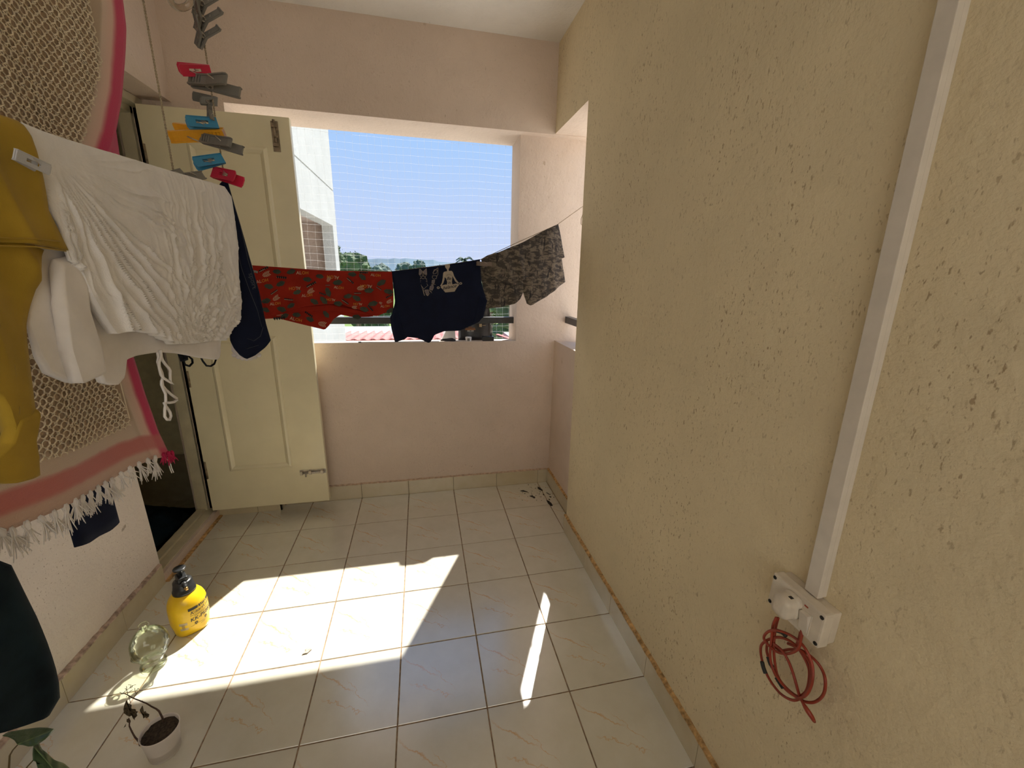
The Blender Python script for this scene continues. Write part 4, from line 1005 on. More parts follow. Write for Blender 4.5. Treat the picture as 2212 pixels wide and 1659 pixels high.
# ---- navy trousers behind the throw and black trousers at the near left, both on the high bars
PN2 = Plane((-.79,0,0), (0,1))
nvt = thing('navy_trousers', PN2.w(.8,.8), 'navy trouser leg showing below the fringe of the throw', 'trousers')
a_ = PN2.px(130,1085); b_ = PN2.px(158,1183); c_ = PN2.px(256,1124); d_ = PN2.px(236,1050)
panel(PN2, [(a_[0]-.03,2.308),(d_[0]+.03,2.308)], PN2.pts([(158,1183),(185,1172),(205,1158),(230,1145),(258,1122)]), [(a_[0]-.03,2.308),a_,b_], [(d_[0]+.03,2.308),d_,c_], 14, 60, lambda s,z,u,v: .008*fbm(s*8,z*2,2,2), .008).build('leg', M['navy'], nvt)
btr = thing('black_trousers', PK.w(.35,.6), 'dark teal black garment hanging at the lower left edge', 'trousers')
a_ = [PK.px(*p) for p in ((-40,1220),(-5,1290),(20,1340),(40,1390),(56,1440),(64,1480),(68,1505),(62,1530),(45,1552))]
panel(PK, [(.02,2.30),(.19,2.30)], [PK.px(-220,1620),PK.px(-80,1598),PK.px(-20,1580),PK.px(20,1566),PK.px(45,1552)], [(.02,2.30),PK.px(-220,1620)], [(.19,2.30),(.20,1.5)]+a_, 24, 70, lambda s,z,u,v: .010*fbm(s*9,z*2,6,2), .012, .03).build('leg', M['teal_black'], btr)

# ---- navy briefs pegged at the end of the rope
nn_ = CAM-rope_b; PP = Plane(rope_b, (nn_[1],-nn_[0]))
nb = thing('navy_underwear', rope_b-np.array([0,0,.34]), 'navy black underwear folded long and pegged under the crimson peg', 'underwear')
def d_pan(s,z,u,v): return .004*fbm(s*20,z*5,3,2)
pl_ = PP.pts([(474,398),(480,430),(488,520),(496,620),(494,690),(497,735)]); pr_ = PP.pts([(492,392),(503,430),(518,480),(532,530),(560,630),(575,700),(585,735)])
panel(PP, PP.pts([(474,398),(483,388),(492,392)]), PP.pts([(497,735),(506,752),(518,766),(532,774),(550,767),(572,750),(585,735)]), pl_, pr_, 20, 50, d_pan, .010).build('body', M['navy'], nb); NBB = bpy.data.objects[max((o.name for o in nb.children), key=len)]
for l in ([(503,455),(508,520),(522,580),(540,630),(556,670),(565,705)],[(505,440),(520,490),(535,560),(552,620)],[(512,700),(530,728),(548,735),(562,725),(568,705)],[(515,735),(532,752),(558,744)]):
    mb = MB(); mb.tube(pxline(PP,l,.0125),.0006,4); mb.build('seam', M['seam'], NBB)
panel(PP, PP.pts([(494,519),(510,526)]), PP.pts([(491,551),(502,557)]), None, None, 4, 5, None, .001, .0125).build('care_label', M['label_white'], NBB)
mb = MB(); put_text(mb,'sport',lambda X,Y: PP.w(*PP.px(534+X*9+Y*26, 592+X*34-Y*8),.0128)); mb.build('waist_mark', M['seam'], NBB, kind='stuff')
wl = thing('white_lace_underwear', PP.w(*PP.px(530,780),-.02), 'white lace edged underwear hidden behind the navy underwear', 'underwear')
panel(PP, PP.pts([(484,420),(495,425)]), PP.pts([(500,762),(510,770),(518,775),(528,780),(540,780),(550,777),(562,764)]), PP.pts([(484,420),(490,560),(500,762)]), PP.pts([(495,425),(535,640),(562,764)]), 14, 30, d_pan, .003, -.022).build('cloth', M['white_cotton'], wl)
for k in range(7):
    mb = MB(); c_ = PP.w(*PP.px(506+k*9, 768+10*math.sin((k+.5)/7*math.pi)),-.022); mb.lathe([(.0,-.001),(.006,-.001),(.006,.001),(.0,.001)],c_,10,ax=PP.n); mb.build('lace_scallop', M['white_cotton'], wl)

# ---------------------------------------------------------------- clothes pegs
PEGM = {}
def peg_parts(kind, matk):
    key = (kind, matk)
    if key in PEGM: return PEGM[key]
    out = []; L = 1.0
    wd_, th = (.20,.05) if kind == 'flat' else (.34,.045) if kind == 'wide' else (.26,.05)
    for sg in (1,-1):
        mb = MB(); op = .34 if kind == 'open' else .17
        # jaw half: from tail (open) through the pivot to the tip (closed)
        prof = [(-.5, op), (-.42, op), (.05, .05), (.5, .006)]
        def sec(x, z): return [(x,-wd_/2,sg*z),(x,wd_/2,sg*z),(x,wd_/2,sg*(z+th)),(x,-wd_/2,sg*(z+th))]
        if kind == 'wide':      # rails beside a slot, rounded plates at both ends, small lips
            sl = [(-.5,op,.30),(-.46,op,.5),(-.20,.11,.5),(-.20,.11,.5),(.20,.035,.5),(.20,.035,.5),(.5,.006,.44)]
            for y0,y1,i0,i1 in ((-.5,.5,0,2),(-.5,-.16,2,5),(.16,.5,2,5),(-.5,.5,4,6)):
                for i in range(i0,i1):
                    (xa,za,wa),(xb,zb_,wb) = sl[i],sl[i+1]
                    if xb-xa < 1e-6: continue
                    c = []
                    for x,z,ww in ((xa,za,wa),(xb,zb_,wb)):
                        q0,q1 = max(y0,-ww)*wd_, min(y1,ww)*wd_
                        c.append([(x,q0,sg*z),(x,q1,sg*z),(x,q1,sg*(z+th)),(x,q0,sg*(z+th))])
                    mb.hexa([c[0][0],c[1][0],c[1][1],c[0][1],c[0][3],c[1][3],c[1][2],c[0][2]])
            for ys in (-1,1): mb.hexa([(-.46,ys*wd_*.5-.012,sg*(op+th*.3)),(-.46,ys*wd_*.5+.012,sg*(op+th*.3)),(.5,ys*wd_*.5+.012,sg*.0),(.5,ys*wd_*.5-.012,sg*.0),(-.46,ys*wd_*.5-.012,sg*(op+th*1.3)),(-.46,ys*wd_*.5+.012,sg*(op+th*1.3)),(.5,ys*wd_*.5+.012,sg*(th*1.4)),(.5,ys*wd_*.5-.012,sg*(th*1.4))])
        else:
            for i in range(3):
                (xa,za),(xb,zb_) = prof[i],prof[i+1]; a,b2 = sec(xa,za),sec(xb,zb_)
                mb.hexa([a[0],b2[0],b2[1],a[1],a[3],b2[3],b2[2],a[2]])
            for ys in (-1,1):
                for i in range(3):
                    (xa,za),(xb,zb_) = prof[i],prof[i+1]; y_a,y_b = ys*wd_*.5-.016,ys*wd_*.5+.016
                    mb.hexa([(xa,y_a,sg*(za+th*.2)),(xb,y_a,sg*(zb_+th*.2)),(xb,y_b,sg*(zb_+th*.2)),(xa,y_b,sg*(za+th*.2)),(xa,y_a,sg*(za+th*1.5)),(xb,y_a,sg*(zb_+th*1.5)),(xb,y_b,sg*(zb_+th*1.5)),(xa,y_b,sg*(za+th*1.5))])
            for k in range(4): mb.box(.20+.065*k,.235+.065*k,-wd_*.4,wd_*.4,*(sorted((sg*.012,sg*(.055+th)))))
            mb.box(.44,.5,-wd_*.5,wd_*.5,*(sorted((sg*.0,sg*(th*1.3)))))
        me = bpy.data.meshes.new('jaw'); me.from_pydata(mb.v,[],mb.f); me.materials.append(M[matk]); 
        bm = bmesh.new(); bm.from_mesh(me); bmesh.ops.recalc_face_normals(bm,faces=bm.faces); bm.to_mesh(me); bm.free(); out.append(('jaw',me))
    mb = MB(); pts = []
    for k in range(40): a = k*2*math.pi/9; pts.append((.05+.065*math.cos(a),-.11+.22*k/39,.065*math.sin(a)))
    mb.tube(pts,.014,5); mb.tube([(.05,-.12,.09),(-.02,-.08,.16),(-.18,0,.16)],.014,5); mb.tube([(.05,.12,-.09),(-.02,.08,-.16),(-.18,0,-.16)],.014,5)
    me = bpy.data.meshes.new('spring'); me.from_pydata(mb.v,[],mb.f); me.materials.append(M['steel']); me.polygons.foreach_set('use_smooth',[True]*len(me.polygons)); out.append(('spring',me))
    PEGM[key] = out; return out
def peg(tail, tip, label, kind='flat', matk='peg_grey', roll=0, group='clothes pegs'):
    a, c = np.array(tail), np.array(tip); x = c-a; L = np.linalg.norm(x); x = x/L; mid = (a+c)/2
    z = CAM-mid; z = z-x*(z@x); z /= np.linalg.norm(z); y = np.cross(z,x)
    cr, sr = math.cos(roll), math.sin(roll); y, z = cr*y+sr*z, -sr*y+cr*z
    r = bpy.data.objects.new('clothes_peg', None); COL.objects.link(r); r.empty_display_size = .02
    mw = Matrix.Identity(4)
    for i in range(3): mw[i][0],mw[i][1],mw[i][2],mw[i][3] = x[i]*L,y[i]*L,z[i]*L,mid[i]
    r.matrix_world = mw; tag(r, label, 'clothes peg', group)
    for nm, me in peg_parts(kind, matk):
        o = bpy.data.objects.new(nm, me); COL.objects.link(o); o.parent = r
    return r
HP = math.pi/2
_rz = np.linspace(rope_b[2]-.1, ZC, 60); _rq = np.stack([np.full(60,rope_b[0]),np.full(60,rope_b[1]),_rz],1)-CAM
_rd = _rq@RC[:,1]; _rv = 829.5-F_PX*(_rq@RC[:,2])/_rd
def ROPE_D(v): return float(np.interp(-v, -_rv, _rd))
def ATP(u, v, o=0.): return AT(u, v, ROPE_D(max(v,-100))-.008+o)
# on the hanging rope, from the top down
peg(ATP(446,-35,-.01), ATP(424,36,0), 'grey peg topmost on the hanging rope, cut off by the frame', 'open', 'peg_grey', 1.12)
peg(ATP(450,2,-.01), ATP(427,68,0), 'grey peg second from the top of the rope, standing open', 'open', 'peg_grey', 1.12)
peg(ATP(448,42,-.01), ATP(428,101,0), 'grey peg third from the top of the rope, just above the bare cord', 'open', 'peg_grey', 1.12)
peg(ATP(386,149,-.02), ATP(455,153,+.01), 'crimson peg high on the rope above the long grey peg', 'wide', 'peg_red', .15)
peg(ATP(504,186,-.01), ATP(412,174,0), 'long grey peg right below the upper crimson peg', 'flat', 'peg_grey', .55)
peg(ATP(424,212,-.02), ATP(468,219,+.02), 'short grey peg seen end on above the upper blue peg', 'wide', 'peg_grey', .3)
peg(ATP(455,262,-.01), ATP(452,228,0), 'dark stub of a peg between short grey peg and upper blue peg', 'flat', 'peg_grey', .4)
peg(ATP(402,264,-.03), ATP(470,266,0), 'upper blue peg lying over the yellow peg', 'wide', 'peg_blue', -.25)
peg(ATP(372,287,-.01), ATP(486,291,+.01), 'yellow peg halfway down the rope', 'flat', 'peg_yellow', .35)
peg(ATP(512,317,-.01), ATP(436,299,0), 'grey peg just under the yellow peg', 'flat', 'peg_grey', .3)
peg(ATP(420,355,-.03), ATP(482,342,0), 'lower blue peg above the lower crimson peg', 'wide', 'peg_blue', -.35)
peg(ATP(517,388,-.01), ATP(460,372,0), 'lower crimson peg holding the navy underwear', 'wide', 'peg_red', .3)
peg(ATP(476,405,+.03), ATP(449,402,+.03), 'grey peg half hidden behind the crimson peg and white trousers', 'flat', 'peg_grey', .2)
q_ = P(376,378,0,XB-.012)
peg(P(388,377,0,XB-.005), P(364,381,0,XB-.005), 'grey peg at the foot of the plain rope on the white trousers', 'wide', 'peg_grey', .3)
peg(P(425,384,0,XB-.005), P(388,386,0,XB-.005), 'grey peg lying flat next to the foot of the plain rope', 'flat', 'peg_grey', .3)
peg(P(94,364,0,XB+.034), P(32,333,0,XB+.034), 'pale grey peg clipping the mustard shirt to the white trousers', 'wide', 'peg_pale', .25)
# on the far line
def fpt(u,v,o): return PF.w(*PF.px(u,v),o)
peg(fpt(1056,572,.012), fpt(1026,569,.020), 'small brown peg between navy shirt and grey shorts', 'flat', 'peg_brown', .2)
peg(fpt(543,585,.014), fpt(557,588,.014), 'grey peg on the left corner of the red shorts', 'wide', 'peg_grey', .2)

# ---------------------------------------------------------------- electrics on the right wall
CY0, CY1 = .537, .561
z0c, z1c = .832, ZC
t_ = thing('cable_trunking', (XR,.55,z0c), 'white plastic cable trunking running up the cream wall from the socket', 'trunking')
def trunk(mb, xa, xb, ya, yb, za, zb, ytop):   # leans slightly with height
    dy = ytop
    mb.hexa([(xa,ya,za),(xb,ya,za),(xb,yb,za),(xa,yb,za),(xa,ya+dy,zb),(xb,ya+dy,zb),(xb,yb+dy,zb),(xa,yb+dy,zb)])
mb = MB(); trunk(mb,XR-.012,XR,.535,.562,z0c,z1c,.032); mb.build('base_channel', M['pvc'], t_, bevel=.001)
mb = MB(); trunk(mb,XR-.024,XR-.0115,.5338,.5632,z0c,z1c,.032); mb.build('cover', M['pvc'], t_, bevel=.0015)
t_ = thing('socket_box', (XR,.555,.752), 'white surface socket box with a rocker switch on the cream wall', 'socket')
mb = MB(); mb.box(XR-.020,XR,.500,.617,.753,.826); mb.build('back_box', M['pvc2'], t_, bevel=.002)
mb = MB(); mb.box(XR-.044,XR-.0185,.497,.620,.750,.829); FP = mb.build('faceplate', M['pvc2'], t_, bevel=.004)
FX = XR-.044
for y_,z_ in ((.503,.820),(.503,.758),(.614,.820),(.614,.758)):
    mb = MB(); mb.lathe([(.0,0),(.0042,0),(.0042,.0012),(.0,.0012)],(FX+.0004,y_,z_),14,ax=(-1,0,0)); mb.build('screw_hole', M['dark_hole'], FP)
pc = P(1739,1343,0,FX)
mb = MB(); mb.box(FX-.0015,FX+.002,pc[1]-.012,pc[1]+.012,pc[2]-.024,pc[2]+.024); SF = mb.build('switch_frame', M['pvc2'], t_, bevel=.001)
mb = MB(); ya,yb = pc[1]-.010,pc[1]+.010; za,zb2 = pc[2]-.022,pc[2]+.022
mb.hexa([(FX-.0015,ya,za),(FX+.001,ya,za),(FX+.001,yb,za),(FX-.0015,yb,za),(FX-.010,ya,zb2),(FX+.001,ya,zb2),(FX+.001,yb,zb2),(FX-.010,yb,zb2)]); mb.build('rocker', M['pvc'], SF, bevel=.0015)
mb = MB(); q_ = P(1742,1310,0,FX); mb.box(FX-.0006,FX+.001,q_[1]-.004,q_[1]+.004,q_[2]-.0015,q_[2]+.0015); mb.build('indicator', M['redcord'], t_)
# plug with the coiled red cord
pk = P(1681,1310,0,FX-.036); t_ = thing('red_cord_plug', (FX,pk[1],pk[2]), 'white plug in the socket with a coil of red flex hanging from it', 'plug')
def dsh(th,h): return 1.0
mb = MB(); sq = lambda th,h: 1/(abs(math.cos(th)/.80)**4+abs(math.sin(th))**4)**.25
mb.lathe([(.0,-.002),(.024,-.002),(.026,.0),(.026,.009),(.025,.0095),(.0245,.012),(.0245,.026),(.0215,.034),(.012,.038),(.0,.039)],(FX,pk[1],pk[2]),32,ax=(-1,0,0),fn=sq); PBd = mb.build('plug_body', M['pvc2'], t_)
mb = MB(); mb.box(FX-.020,FX-.013,pk[1]-.010,pk[1]-.003,pk[2]+.0235,pk[2]+.0253); mb.build('plug_slot', M['dark_hole'], PBd)
CXp = .742
def rc_(x,y): return (1560+x*400/1580, 1180+y*420/1659)
def cl(l, xo): 
    p0 = np.array([P(*rc_(x,y),0,CXp+o) for (x,y),o in zip(l,xo)]); n = len(p0)
    # Catmull-Rom through the traced bends
    out = []
    for i in range(n-1):
        a,b_,c_,d_ = p0[max(i-1,0)],p0[i],p0[i+1],p0[min(i+2,n-1)]
        for t in np.linspace(0,1,8,endpoint=False):
            out.append(.5*((2*b_)+(-a+c_)*t+(2*a-5*b_+4*c_-d_)*t*t+(-a+3*b_-3*c_+d_)*t**3))
    out.append(p0[-1]); return out
rr = .0029
def coil(l, base, seed):
    rg = random.Random(seed); return cl(l,[base+rg.uniform(-.004,.004) for _ in l])
c1 = [(462,610),(432,680),(420,800),(408,930),(430,1040),(500,1160),(590,1255),(660,1295),(730,1250),(770,1140),(765,1000),(700,860),(600,770),(480,720),(400,725),(355,780),(400,850),(480,905),(570,915),(650,870),(675,760),(680,690)]
c2 = [(478,610),(455,700),(440,850),(450,1000),(480,1120),(560,1220),(650,1280),(720,1230),(745,1100),(725,1000),(640,860),(540,790),(440,780),(345,830),(328,900),(350,1010),(400,1130),(490,1250),(590,1310),(660,1300),(740,1220),(760,1080),(740,980),(660,880),(560,830)]
c3 = [(385,820),(380,900),(410,990),(460,1110),(540,1220),(640,1290),(720,1330),(800,1325),(865,1260),(880,1150),(850,1050),(780,960),(680,890),(580,880),(500,890),(440,850)]
c4 = [(440,830),(510,890),(560,970),(600,1070),(630,1170),(655,1260),(690,1340),(730,1400),(765,1460),(788,1497)]
for l,bx,sd in ((c1,0,1),(c2,.008,2),(c3,.014,3),(c4,.004,4)):
    mb = MB(); pp = coil(l,bx,sd); mb.tube(pp,[rr]*len(pp),7); mb.build('cord', M['redcord'], t_)
mb = MB(); pp = coil([(690,1340),(720,1390),(760,1450),(786,1495)],.001,4); mb.tube(pp,[.003+.002*math.sin(math.pi*i/(len(pp)-1)) for i in range(len(pp))],7); mb.build('cord_end', M['redcord'], t_)
mb = MB(); pp = coil([(680,700),(672,760),(650,830),(630,870)],.01,5); mb.tube(pp,.0045,7); mb.build('thick_lead', M['redcord'], t_)
for l,bx in (([(340,985),(352,1035),(370,1085)],.008),([(392,945),(410,1000),(432,1035)],.012),([(462,1120),(490,1165),(520,1210)],.006),([(470,722),(510,735),(545,765)],.0)):
    mb = MB(); pp = cl(l,[bx-.001]*len(l)); mb.tube(pp,.0044,8); mb.build('tape_wrap', M['tape'], t_, label='black tape wrapped on the red flex')

# ---------------------------------------------------------------- things on the floor
# pressure sprayer
sc_ = np.array([-.986,1.640,0.]); R_ = .066; t_ = thing('pressure_sprayer', tuple(sc_), 'yellow hand pressure sprayer bottle with a black pump head', 'sprayer')
def foot(th,h): return 1+ (.05*math.cos(4*th+.6) if h < .03 else 0)
HB = .180
mb = MB(); mb.lathe([(.050,.004),(.057,.0),(.0605,.006),(.0625,.020),(.0635,.035),(.066,.05),(.0665,.09),(.066,.115),(.0635,.133),(.058,.149),(.049,.163),(.040,.173),(.034,.179),(.034,.185)],sc_,48,fn=foot); TK = mb.build('tank', M['yellow'], t_)
mb = MB(); mb.lathe([(.0365,.172),(.0395,.174),(.0395,.184),(.036,.192),(.034,.205),(.033,.2055),(.0325,.222),(.030,.226),(.022,.228),(.0,.228)],sc_,40); mb.build('collar', M['black_pl'], t_)
dv = np.array([.62,-.78,0.]); dv /= np.linalg.norm(dv)
mb = MB(); c_ = sc_+np.array([0,0,.226])-dv*.004
mb.obox(c_+np.array([0,0,.008]),dv*.026,np.cross(dv,[0,0,1])*.017,(0,0,.012)); mb.build('pump_head', M['black_pl'], t_, bevel=.005)
mb = MB(); n0 = sc_+np.array([0,0,.222])+dv*.020; mb.lathe([(.011,0),(.011,.012),(.0085,.014),(.0085,.022),(.007,.024),(.007,.03)],n0,20,ax=dv+np.array([0,0,-.25])); NZ = mb.build('nozzle', M['black_pl'], t_)
ax_ = dv+np.array([0,0,-.25]); ax_ /= np.linalg.norm(ax_)
mb = MB(); mb.lathe([(.0065,0),(.0065,.006),(.0045,.008),(.0045,.011),(.002,.0115),(.0,.0105)],n0+ax_*.029,16,ax=ax_); mb.build('nozzle_tip', M['brass'], NZ, label='brass nozzle tip')
mb = MB(); h0 = sc_-dv*.010; mb.lathe([(.010,.235),(.0085,.24),(.0085,.262),(.011,.267),(.021,.271),(.022,.275),(.020,.2775),(.010,.275),(.0,.2745)],h0,32); mb.build('plunger', M['black_pl'], t_)
mb = MB(); g0 = sc_-dv*.024+np.array([0,0,.222]); mb.obox(g0+np.array([0,0,.004]),dv*.010,np.cross(dv,[0,0,1])*.010,(0,0,.014)); mb.build('trigger', M['black_pl'], t_, bevel=.003)
# print on the tank: angle measured from the camera direction, to the right
base_a = math.atan2(-sc_[1],-sc_[0])
def tank3(ang, z, lift=.0007):
    rad = np.interp(z,[.035,.05,.09,.115,.133,.149],[.0635,.066,.0665,.066,.0635,.058])+lift
    return (sc_[0]+rad*math.cos(base_a+ang), sc_[1]+rad*math.sin(base_a+ang), z)
A0, A1 = -.05, 1.32
def tx(s, a0, a1, z, sh=0, off=0, lift=.0008): put_text(mb,s,lambda X,Y: tank3(a0+(a1-a0)*X, z+Y*(a1-a0)*.0665, lift),sh,off)
mb = MB(); n_ = 24
for i in range(n_):
    a0,a1 = A0+(A1+.25-A0)*i/n_, A0+(A1+.25-A0)*(i+1)/n_; mb.add([tank3(a0,.116),tank3(a1,.116),tank3(a1,.127),tank3(a0,.127)],[(0,1,2,3)])
mb.build('title_bar', M['print_black'], TK, fixn=False)
mb = MB(); tx('2 LITER',.42,1.10,.1180,0,.01,.0016); mb.build('title_text', M['yellow'], TK, fixn=False, kind='stuff')
mb = MB(); tx('KisanKraft',.02,1.36,.0985,.35,0); tx('KK-PS2000',-.02,1.42,.066,.1,.018)
for zz_,aa,bb,hh in ((.0925,.0,1.3,.0012),(.0865,.20,1.2,.0022),(.036,.45,1.4,.0012)):
    for i in range(16):
        a0,a1 = aa+(bb-aa)*i/16, aa+(bb-aa)*(i+.8)/16; mb.add([tank3(a0,zz_),tank3(a1,zz_),tank3(a1,zz_+hh),tank3(a0,zz_+hh)],[(0,1,2,3)])
for ca in (.22,.80,1.36):
    for k in range(8):
        th0,th1 = k*.785,(k+1)*.785; 
        for r0,r1 in ((.0022,.0040),(.0046,.0060)): mb.add([tank3(ca+r0*math.cos(th0)/.0665,.0535+r0*math.sin(th0)),tank3(ca+r1*math.cos(th0)/.0665,.0535+r1*math.sin(th0)),tank3(ca+r1*math.cos(th1)/.0665,.0535+r1*math.sin(th1)),tank3(ca+r0*math.cos(th1)/.0665,.0535+r0*math.sin(th1))],[(0,1,2,3)])
    mb.add([tank3(ca-.01,.043),tank3(ca+.01,.043),tank3(ca+.01,.049),tank3(ca-.01,.049)],[(0,1,2,3)])
for i in range(40):
    a0,a1 = -.08+1.5*i/40, -.08+1.5*(i+1)/40; q0,q1 = .043+.004*abs(math.sin(a0*5.4)), .043+.004*abs(math.sin(a1*5.4)); mb.add([tank3(a0,q0),tank3(a1,q1),tank3(a1,q1+.0009),tank3(a0,q0+.0009)],[(0,1,2,3)])
mb.build('lettering', M['print_black'], TK, fixn=False, kind='stuff')
mb = MB()
for i in range(8):
    a0,a1 = -.62+.42*i/8,-.62+.42*(i+1)/8; mb.add([tank3(a0,.034),tank3(a1,.034),tank3(a1,.070),tank3(a0,.070)],[(0,1,2,3)])
mb.build('price_sticker', M['sticker'], TK, fixn=False)
mb = MB()
for k in range(6): mb.add([tank3(-.50,.040+.0042*k,.0012),tank3(-.34,.040+.0042*k,.0012),tank3(-.34,.042+.0042*k,.0012),tank3(-.50,.042+.0042*k,.0012)],[(0,1,2,3)])
mb.build('sticker_print', M['sticker_ink'], TK, fixn=False, kind='stuff')

# glass head bottle
gc = np.array([-1.030,1.462,0.]); t_ = thing('glass_bottle', tuple(gc), 'clear greenish glass bottle shaped as a head beside the yellow sprayer', 'bottle')
fd = np.array([.93,-.36,0.]); fd /= np.linalg.norm(fd); fs_ = np.array([-fd[1],fd[0],0.])
prof = [(.034,.003),(.039,.0),(.042,.004),(.041,.012),(.036,.022),(.035,.030),(.037,.040),(.047,.052),(.055,.068),(.059,.086),(.058,.104),(.052,.120),(.041,.134),(.026,.143),(.014,.147),(.0115,.150)]
def head(inner=False):
    mb = MB(); seg = 64; vs = []; fs = []; pr = [(r_*.96,h_*1.13) for r_,h_ in resample(prof, 60)]
    for (r_,h_) in pr:
        for k in range(seg):
            th = 2*math.pi*k/seg; c_,s_ = math.cos(th),math.sin(th); r = r_*(1+.10*c_ if h_ > .035 else 1)
            if not inner:
                f = max(0,c_)
                g = lambda hc,hw,tc,tw: math.exp(-((h_/1.13-hc)/hw)**2)*math.exp(-((math.atan2(s_,c_)-tc)/tw)**2)
                r += .012*g(.078,.010,0,.16)+.006*g(.088,.012,0,.12)                       # nose
                r -= .006*(g(.088,.007,.38,.18)+g(.088,.007,-.38,.18))                      # eye hollows
                r += .0035*(g(.098,.005,.36,.24)+g(.098,.005,-.36,.24))                     # brows
                r += .004*g(.059,.004,0,.28)-.003*g(.064,.0022,0,.30)+.004*g(.048,.006,0,.25)   # lips, chin
                r += .010*(g(.080,.016,1.55,.12)+g(.080,.016,-1.55,.12))                    # ears
                back = max(0,-c_-.1)
                if .045 < h_ < .075: r += .0022*back*(math.sin(th*22)*math.sin(h_*900))     # curls at the nape
            else: r -= .003
            vs.append(gc+fd*r*c_+fs_*r*s_+np.array([0,0,h_ if not inner else max(h_,.008)]))
    for i in range(len(pr)-1):
        for k in range(seg): fs.append((i*seg+k,i*seg+(k+1)%seg,(i+1)*seg+(k+1)%seg,(i+1)*seg+k))
    fs.append(tuple(range(seg))[::-1]); mb.add(vs,fs,0,True); return mb
head().build('head', M['glass'], t_)
head(True).build('inner_wall', M['glass'], t_)
nk = gc+np.array([0,0,.1665]); mb = MB(); mb.lathe([(.0105,0),(.0105,.010),(.0150,.013),(.0165,.018),(.0160,.023),(.0125,.025),(.0095,.022),(.0095,.0)],nk,28,cap0=False,cap1=False); mb.build('neck_ring', M['glass'], t_)

# white pot with a withered plant
pc_ = np.array([-.823,1.128,0.]); t_ = thing('potted_dead_plant', tuple(pc_), 'small white plastic pot with soil and a withered rose stem', 'potted plant')
PH = .092
mb = MB(); mb.lathe([(.036,0),(.0385,.002),(.0465,PH-.012),(.0478,PH-.004),(.0492,PH),(.0478,PH+.002),(.0462,PH-.002),(.0452,PH-.012),(.040,.01),(.0,.01)],pc_,40,cap1=False); mb.build('pot', M['pot'], t_)
mb = MB(); vs=[tuple(pc_+np.array([0,0,PH-.010]))]; fs=[]
for j in range(1,9):
    for k in range(32):
        r_=.0452*j/8; th=k*2*math.pi/32; vs.append((pc_[0]+r_*math.cos(th),pc_[1]+r_*math.sin(th),PH-.012+.005*fbm(r_*60*math.cos(th),r_*60*math.sin(th),3,3)))
for k in range(32): fs.append((0,1+k,1+(k+1)%32))
for j in range(7):
    for k in range(32): fs.append((1+j*32+k,1+j*32+(k+1)%32,33+j*32+(k+1)%32,33+j*32+k))
mb.add(vs,fs,0,True); mb.build('soil', M['soil'], t_)
def rp_(x,y): return (200+x*220/1667,1440+y*219/1659)
dpt = float((np.array([pc_[0],pc_[1],PH])-CAM)@RC[:,1])
def pth(l, d0, d1): return [AT(*rp_(x,y), dpt+d0+(d1-d0)*i/(len(l)-1)) for i,(x,y) in enumerate(l)]
st = pth([(1140,830),(1090,730),(1040,690),(960,650),(880,600),(780,560),(660,515),(575,465),(520,440),(470,450)],.02,.05)
mb = MB(); mb.tube([st[0]-np.array([0,0,.02])]+st,[.0028,.0027,.0026,.0022,.002,.0018,.0016,.0014,.0012,.001,.0008],6); mb.build('stem', M['twig'], t_)
st2 = pth([(760,1230),(690,1150),(640,1060),(600,970),(605,900),(590,840)],-.03,-.01)
mb = MB(); mb.tube([st2[0]-np.array([0,0,.015])]+st2,[.0026,.0025,.0023,.0021,.0019,.0017,.0014],6); mb.build('stem', M['twig'], t_)
mb = MB()
for l in ([(575,465),(560,380),(555,320)],[(490,440),(560,380),(610,350),(650,310),(710,295)],[(560,375),(530,360)],[(570,440),(620,400),(655,378)],[(610,350),(630,300),(585,298)],[(655,310),(640,345),(620,350)],[(470,450),(460,420),(440,425)],[(690,350),(700,420),(710,440)],[(720,390),(745,355),(760,375)],[(590,470),(600,520),(625,600)],[(560,480),(555,500)]):
    pp = pth(l,.045,.045); mb.tube(pp,.0008,4)
for u_,v_ in ((660,515),(800,570),(930,640),(640,1060),(690,1150),(600,930)):
    p_ = AT(*rp_(u_,v_),dpt); mb.tube([p_,p_+np.array([.004,0,.004])],[.001,.0003],4)
mb.build('twigs', M['twig'], t_)
def crumple(poly, d, seed, z_=.006):
    mb = MB(); pp = [rp_(*p) for p in poly]; c_ = np.mean(pp,axis=0); rg = random.Random(seed); vs=[AT(c_[0],c_[1],dpt+d-.006)]; n=len(pp); fs=[]
    for k,q in enumerate(pp): vs.append(AT(*(np.array(q)*.55+c_*.45),dpt+d+rg.uniform(-z_,z_)))
    for k,q in enumerate(pp): vs.append(AT(*q,dpt+d+rg.uniform(-z_,z_)))
    b0 = len(vs); vs.append(AT(c_[0],c_[1],dpt+d+.006))
    for k in range(n): k2=(k+1)%n; fs += [(0,1+k,1+k2),(1+k,1+n+k,1+n+k2,1+k2),(b0,1+n+k2,1+n+k)]
    mb.add(vs,fs); mb.build('dead_leaf', M['deadleaf'], t_)
crumple([(545,560),(565,545),(580,600),(605,610),(640,625),(635,680),(650,700),(640,750),(650,800),(600,820),(560,800),(515,765),(505,700),(515,640)],.01,1)
crumple([(640,690),(700,695),(715,730),(745,735),(720,770),(735,800),(690,850),(690,880),(655,840),(640,800),(610,760)],.0,2)
crumple([(815,635),(825,650),(800,700),(830,745),(870,725),(880,750),(930,780),(920,820),(885,845),(860,830),(830,850),(820,800),(785,750),(770,710)],.0,3)
crumple([(560,850),(585,860),(620,870),(625,910),(580,920),(555,900)],-.01,4,.003)
crumple([(550,930),(540,980),(505,1005),(530,960)],-.01,5,.003)

